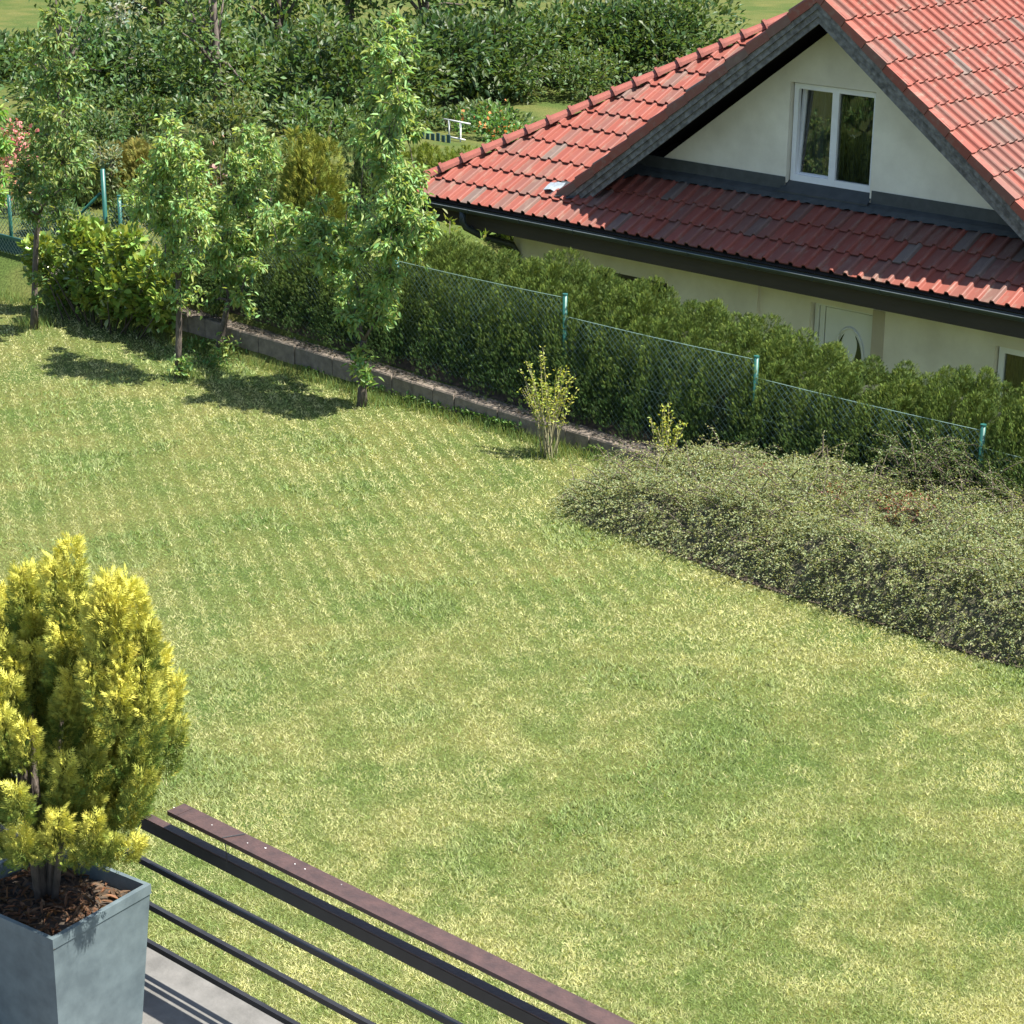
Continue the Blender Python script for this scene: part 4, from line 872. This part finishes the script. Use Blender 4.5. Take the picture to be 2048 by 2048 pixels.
# ------------------------------------------------------------------ gardens behind the fence and the house
def background():
    def broad(label, base, h, r, col, seed, leaf=.14, dens=34, name='broadleaf_tree', group='garden trees behind the fence', th=.3):
        random.seed(seed); bl = []
        for k in range(11):
            a = random.uniform(0, 6.28); rr = r*random.uniform(.1, .62); z = h*random.uniform(th+.12, .86); s_ = r*random.uniform(.34, .52)*(1.1-.4*z/h); bl.append((math.cos(a)*rr, math.sin(a)*rr, z, s_, s_, s_*.85))
        bl.append((0, 0, h*.9, r*.34, r*.34, h*.12))
        t = thing(name, label, 'tree', base, group); b = Vector(base); tb = MB(); tb.tube([b+Vector((0, 0, -.1)), b+Vector((.03, .02, h*.3)), b+Vector((0, .05, h*.75))], [.03*h, .022*h, .008*h], 8)
        P = []; D = []
        for (dx, dy, z, rx, ry, rz) in bl:
            c = b+Vector((dx, dy, z)); s0 = b+Vector((0, 0, h*random.uniform(.25, .5))); tb.tube([s0, (s0+c)/2+Vector((0, 0, .1)), c], [.012*h, .008*h, .004*h], 5)
            n = int(dens*(rx*rz+rx*ry+ry*rz)*4*(.14/leaf)); p, d = blob_points(n, c.x, c.y, c.z, rx, ry, rz, .35); p += d*(np.sin(p[:, 0]*6+p[:, 2]*5)*np.sin(p[:, 1]*6)*.16)[:, None]; P.append(p); D.append(d+rdir(n)*.9)
        P = np.concatenate(P); D = np.concatenate(D); n = len(P); tb.build('trunk', M['bark'], t, True); up = rdir(n)*.7; up[:, 2] += .8
        foliage('crown', scatter('crown', P, D, up, rng.uniform(.7, 1.3, n)*leaf, rng.uniform(.7, 1.2, n)*leaf*.5, T_LEAF, vary(col, n, .3, .2), M['leaf']), t)
    def place(x, y, Y): q = atY(x, y, Y); return q.x, Y, q.z
    def conifer(name, label, px, ytop, Y, rpx, col, tip, seed, taper=2.2, base=None, ls=.10, n=5200, plumes=10, group=None):
        q = atY(px, ytop, Y); b = float(gz(q.x, Y)) if base is None else base; h = q.z-b; r_ = rpx/FPX*(Vector((q.x, Y, 0)).length)
        t = thing(name, label, 'conifer', (q.x, Y, b), group)
        for nm, me in (('foliage', thuja_mesh(seed, h, r_, r_, n, taper, col, ls, plumes, tip)), ('branches', core_mesh(h*.95, r_*.9, r_*.9, seed))):
            o = bpy.data.objects.new(nm, me); C.objects.link(o); o.parent = t
            if nm == 'foliage': o['kind'] = 'stuff'
        mb = MB(); mb.tube([(0, 0, -.1), (0, 0, h*.5)], [.06, .03], 6); o = bpy.data.objects.new('trunk', mb.mesh('trunk', M['bark'], True)); C.objects.link(o); o.parent = t
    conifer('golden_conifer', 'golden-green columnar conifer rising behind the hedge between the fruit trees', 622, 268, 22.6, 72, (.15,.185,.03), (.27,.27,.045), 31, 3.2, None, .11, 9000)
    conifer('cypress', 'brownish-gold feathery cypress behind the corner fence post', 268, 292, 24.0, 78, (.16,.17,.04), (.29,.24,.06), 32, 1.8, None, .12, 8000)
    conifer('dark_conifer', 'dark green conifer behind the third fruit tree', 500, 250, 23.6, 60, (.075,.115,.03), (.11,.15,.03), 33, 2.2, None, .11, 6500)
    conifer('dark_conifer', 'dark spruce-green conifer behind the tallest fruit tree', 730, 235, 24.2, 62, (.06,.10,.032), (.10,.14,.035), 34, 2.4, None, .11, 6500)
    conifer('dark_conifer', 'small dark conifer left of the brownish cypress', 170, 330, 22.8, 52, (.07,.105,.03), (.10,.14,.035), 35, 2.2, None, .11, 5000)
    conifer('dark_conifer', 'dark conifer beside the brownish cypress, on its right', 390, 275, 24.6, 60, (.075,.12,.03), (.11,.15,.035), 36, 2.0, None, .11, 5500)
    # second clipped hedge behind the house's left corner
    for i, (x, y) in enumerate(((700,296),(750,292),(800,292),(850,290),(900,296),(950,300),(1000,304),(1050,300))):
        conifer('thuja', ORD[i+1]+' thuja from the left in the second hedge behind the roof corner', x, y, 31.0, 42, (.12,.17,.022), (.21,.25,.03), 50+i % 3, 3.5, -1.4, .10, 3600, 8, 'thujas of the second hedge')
    # teal picket fence and white pipe railing beyond it
    F = thing('picket_fence', 'dark teal picket fence beyond the second hedge', 'fence', atY(860, 290, 34)); xa = atY(790, 262, 34).x; xb = atY(905, 262, 34).x; zt = atY(850, 262, 34).z; k = int((xb-xa)/.16)
    for i in range(k): mb = MB(); x = xa+i*.16; mb.box(x, x+.10, 34, 34.02, -1.4, zt-.03*(i % 2)); mb.build('picket', M['blueteal'], F)
    mb = MB(); mb.box(xa, xb, 34.02, 34.06, zt-.35, zt-.27); mb.build('cross_rail', M['blueteal'], F)
    W = thing('pipe_railing', 'thin white pipe railing beside the teal picket fence', 'railing', atY(920, 280, 34.5)); 
    pts = [(atY(898, 240, 34.5), atY(898, 274, 34.5)), (atY(921, 245, 34.5), atY(921, 300, 34.5)), (atY(895, 273, 34.5), atY(930, 280, 34.5)), (atY(888, 238, 34.5), atY(940, 248, 34.5))]
    for nm, (a, b) in zip(('upright', 'upright', 'lower_bar', 'handrail'), pts): mb = MB(); mb.tube([a, b], .02, 6); mb.build(nm, M['white2'], W, True)
    x, y, z = place(975, 300, 35.5)
    bush('flowering_shrub', 'shrub with orange blossoms just above the hip of the roof', 'shrub', (x, y, -1.4), [(-.4,0,1.3,.55,.45,.5),(.5,0,1.35,.6,.45,.5),(.1,.1,1.7,.5,.4,.4),(1.1,.1,1.2,.5,.4,.5)], (.10,.20,.05), 90, .13, .07, T_LEAF, M['leaf'], flower=((.65,.26,.10), .10, .09))
    x, y, z = place(25, 372, 23.2)
    bush('flowering_shrub', 'pink and red blossoming shrub at the left edge above the gate', 'shrub', (x, y, float(gz(x, y))), [(-.5,0,.45,.5,.45,.42),(.15,0,.55,.5,.45,.42),(-.1,.2,.75,.4,.4,.3)], (.14,.18,.06), 90, .09, .05, T_LEAF, M['leaf'], flower=((.62,.22,.22), .42, .075))
    x, y, z = place(20, 440, 21.2)
    bush('flowering_shrub', 'salmon blossoming low shrub right behind the teal gate', 'shrub', (x, y, float(gz(x, y))), [(-.3,0,.4,.4,.3,.35),(.2,0,.5,.35,.3,.3)], (.16,.20,.06), 90, .08, .045, T_LEAF, M['leaf'], flower=((.60,.30,.20), .30, .07))
    x, y, z = place(248, 300, 32)
    broad('silvery willow with pale narrow leaves beyond the cypress', (x, y, -.3), 3.0, 1.2, (.26,.29,.22), 3, .12, 30, 'willow_tree', None, .15)
    for i, (px, py, Y, h, r_, col, lab) in enumerate((
        (140,400,25.5,3.6,1.5,(.085,.15,.045),'bushy mid-green tree behind the slim left fruit tree'),
        (440,330,29,4.2,1.8,(.10,.16,.05),'dusty green tree above the two middle fruit trees'),
        (330,240,36,4.6,2.2,(.085,.14,.04),'round tree behind the silvery willow'),
        (560,180,40,5.0,2.4,(.10,.17,.05),'broad light-green tree above the golden conifer'),
        (700,200,43,5.4,2.4,(.075,.13,.04),'dark broad tree behind the tallest fruit tree top'),
        (850,190,44,5.2,2.3,(.095,.16,.045),'bright tree above the teal picket fence'),
        (1010,180,46,5.0,2.4,(.08,.14,.04),'tree above the orange blossoming shrub'),
        (200,150,52,6,2.8,(.085,.14,.045),'far tree above the left gardens'),
        (20,170,50,5.5,2.6,(.075,.13,.04),'far dark tree in the upper left corner'),
        (420,90,60,7,3.2,(.09,.15,.05),'far tall tree over the middle gardens'),
        (620,60,62,7,3.2,(.075,.125,.04),'far dark tree over the golden conifer'),
        (830,50,64,7,3.2,(.095,.15,.05),'far light tree left of the gable'),
        (1040,40,66,7,3.4,(.08,.13,.04),'far tree right beside the gable roof'),
        (1240,20,64,7,3.4,(.09,.145,.045),'far tree showing over the main ridge'),
        (60,20,78,8,3.8,(.08,.13,.045),'farthest tree at the upper left'),
        (300,0,80,8,3.8,(.09,.145,.05),'farthest tree left of the middle'),
        (520,-20,84,8,3.8,(.08,.13,.045),'farthest tree above the middle'),
        (1450,-10,70,8,3.6,(.085,.14,.045),'far tree behind the gable peak'))):
        d = ray(px, py); q = atY(px, py+60, Y); gb_ = float(gz(q.x, Y)); broad(lab, (q.x, Y, gb_), h, r_, col, 200+i, .15 if Y < 35 else .24, 34 if Y < 35 else 22, th=.12)
    # shrubs that fill the gardens between the fence and the trees
    def shrub(label, px, ytop, Y, rpx, col, leaf=.10, dens=75, fl=None):
        q = atY(px, ytop, Y); b = float(gz(q.x, Y)); h = max(q.z-b, .5); r_ = rpx/FPX*math.hypot(q.x, Y)*1.05; bl = []
        for k in range(7):
            a = random.uniform(0, 6.28); rr = r_*random.uniform(.15, .62); z = h*random.uniform(.28, .72); s_ = r_*random.uniform(.36, .52); bl.append((math.cos(a)*rr, math.sin(a)*rr, z, s_, s_, min(s_*1.1, h*.34)))
        bl.append((0, 0, h*.80, r_*.42, r_*.42, h*.2)); bl.append((0, 0, h*.4, r_*.6, r_*.6, h*.4))
        bush('garden_shrub', label, 'shrub', (q.x, Y, b), bl, col, dens, leaf, leaf*.5, T_LEAF, M['leaf'], 'garden shrubs behind the fence', flower=fl)
    random.seed(99)
    for a in (('leafy shrub behind the slim left fruit tree, lower one', 105,335,22.6,60,(.10,.17,.05)), ('tall pale-green shrub above the corner post', 150,262,23.6,66,(.12,.18,.07)), ('loose grey-green shrub left of the silvery willow', 205,275,23.0,46,(.15,.19,.10)),
              ('dark shrub under the brownish cypress', 240,385,21.6,52,(.07,.12,.035)), ('leafy shrub close behind the mesh by the corner post', 120,395,21.0,62,(.10,.16,.05)), ('small dark shrub behind the mesh beside the teal gate', 70,415,20.6,40,(.08,.13,.04)), ('dense dark shrub above the dusty pink blossoms', 60,262,26,60,(.07,.12,.04)), ('dense dark shrub between willow and pink-tipped shrub', 380,262,25,62,(.07,.12,.04)), ('dark leafy shrub above the leaning fruit tree', 510,270,24,56,(.075,.125,.04)), ('leafy shrub right behind the teal picket fence', 840,222,35.6,60,(.08,.13,.04)), ('leafy shrub behind the white pipe railing', 925,215,36.4,60,(.07,.12,.04)), ('low shrub behind the orange blossoms', 1010,225,37.2,60,(.08,.13,.04)), ('dark shrub left of the picket fence', 765,225,34,60,(.07,.12,.038)), ('shrub of the back row over the slim left fruit tree', 100,205,30,76,(.075,.125,.04)), ('shrub of the back row over the corner post', 225,200,30.5,76,(.085,.14,.045)), ('shrub of the back row over the second fruit tree', 345,205,30,76,(.07,.12,.04)), ('shrub of the back row over the leaning fruit tree', 465,215,30.5,76,(.085,.135,.045)), ('shrub of the back row over the golden conifer', 590,205,31,76,(.075,.125,.04)), ('shrub of the back row over the tallest fruit tree', 700,210,31.5,76,(.08,.13,.04)), ('deep green shrub behind the peach twigs', 190,215,25.5,76,(.07,.12,.04)), ('mid-green shrub right of the silvery willow', 335,264,23.8,66,(.09,.15,.045)), ('shrub tipped with pink blossom above the middle fruit trees', 440,255,24.2,66,(.11,.14,.06), .10, 75, ((.45,.25,.22), .10, .08)),
              ('dark shrub filling the gap behind the short leaning fruit tree', 420,395,21.8,66,(.065,.115,.035)), ('fresh green shrub left of the golden conifer', 540,330,22.6,52,(.09,.16,.045)), ('dark shrub right of the golden conifer', 755,330,22.8,60,(.065,.115,.035)),
              ('shrub between golden conifer and second hedge', 710,258,25,60,(.085,.14,.04)), ('yellow-green shrub beneath the roof corner', 900,425,22.4,44,(.17,.22,.04)), ('low yellow-green shrub beside the downpipe', 965,452,23.2,34,(.16,.21,.04)), ('olive shrub behind the brownish cypress', 300,268,25.5,60,(.10,.14,.05)), ('leafy shrub above the golden conifer tip', 590,240,25.5,66,(.085,.14,.045)),
              ('broad dark shrub above the cypress', 290,190,27.5,85,(.08,.13,.04)), ('broad shrub well above the golden conifer', 620,180,28,85,(.09,.15,.045)), ('broad shrub above the teal picket fence', 810,200,37,70,(.085,.14,.04)), ('dusty shrub left of the gable roof', 960,205,38.5,80,(.11,.16,.06)),
              ('big shrub at the upper left', 130,180,27,80,(.085,.14,.045)), ('olive shrub above the middle gardens', 460,185,27,90,(.11,.15,.05)), ('light shrub high above the leaning fruit tree', 520,100,33,95,(.11,.17,.06)), ('dark shrub high over the second hedge', 720,120,35,95,(.08,.13,.04)),
              ('far shrub over the orange blossoms', 1010,130,42,100,(.095,.15,.05)), ('far shrub over the silvery willow', 260,100,33,100,(.095,.15,.05)), ('far shrub over the peach tree', 20,120,33,90,(.085,.14,.045)), ('far shrub right beside the gable', 1170,95,44,110,(.09,.14,.045)), ('far olive shrub over the middle', 620,40,40,110,(.10,.145,.05)), ('far shrub below the tall middle tree', 380,40,40,120,(.09,.14,.045)), ('far shrub below the light tree left of the gable', 870,80,44,120,(.085,.135,.045)), ('far rounded shrub above the upper left trees', 140,40,40,110,(.09,.15,.05))):
        shrub(*a[:6], **(dict(leaf=.10 if a[3] < 26 else .15, dens=95 if a[3] < 26.5 else 42) | (dict(fl=a[8]) if len(a) > 8 else {})))
    for i, (px, yt, Y, r_) in enumerate(((-40,60,31,150),(80,70,33,150),(190,40,31,150),(310,60,34,160),(420,30,32,150),(540,50,35,160),(650,20,33,150),(770,40,37,160),(880,20,40,170),(990,30,42,170),(1100,10,45,180),(1210,0,47,180),(1330,-20,48,180))):
        shrub(('dark broad tree of the belt behind the gardens, far left', 'dark belt tree over the slim left fruit tree', 'dark belt tree over the cypress', 'dark belt tree over the second fruit tree', 'dark belt tree over the leaning fruit tree', 'dark belt tree left of the golden conifer', 'dark belt tree over the golden conifer', 'dark belt tree over the tallest fruit tree', 'dark belt tree over the picket fence', 'dark belt tree over the orange blossoms', 'dark belt tree over the lower hip', 'dark belt tree over the middle hip', 'dark belt tree beside the gable peak')[i], px, yt, Y, r_, ((.065,.11,.035), (.08,.13,.04), (.055,.10,.035))[i % 3], leaf=.2, dens=34)
background()

# ------------------------------------------------------------------ small weeds along the block wall
def weeds():
    Q = []
    for cx, cy, k, r in ((930,800,120,.14),(960,835,160,.2),(1010,850,140,.2),(1045,850,120,.18),(1225,905,60,.1),(1060,845,80,.15),(800,785,60,.1),(660,745,60,.12),(890,790,80,.15),(430,735,160,.2),(400,700,120,.16)):
        q = atZ(cx, cy, 0); Q.append(np.stack([q.x+rng.normal(0, r, k), np.minimum(q.y+rng.normal(0, r*.4, k), 19.17), rng.uniform(.01, .14, k)], 1))
    Q = np.concatenate(Q); n = len(Q); D = rdir(n); D[:, 2] = np.abs(D[:, 2])
    tag(obj('weeds', scatter('weeds', Q, D, rdir(n)+np.array((0, 0, 1.)), rng.uniform(.03, .075, n), rng.uniform(.02, .04, n), T_LEAF, vary((.10, .19, .045), n, .3, .2), M['leaf'])), 'low leafy weeds at the foot of the block wall', 'weeds', kind='stuff')
weeds()
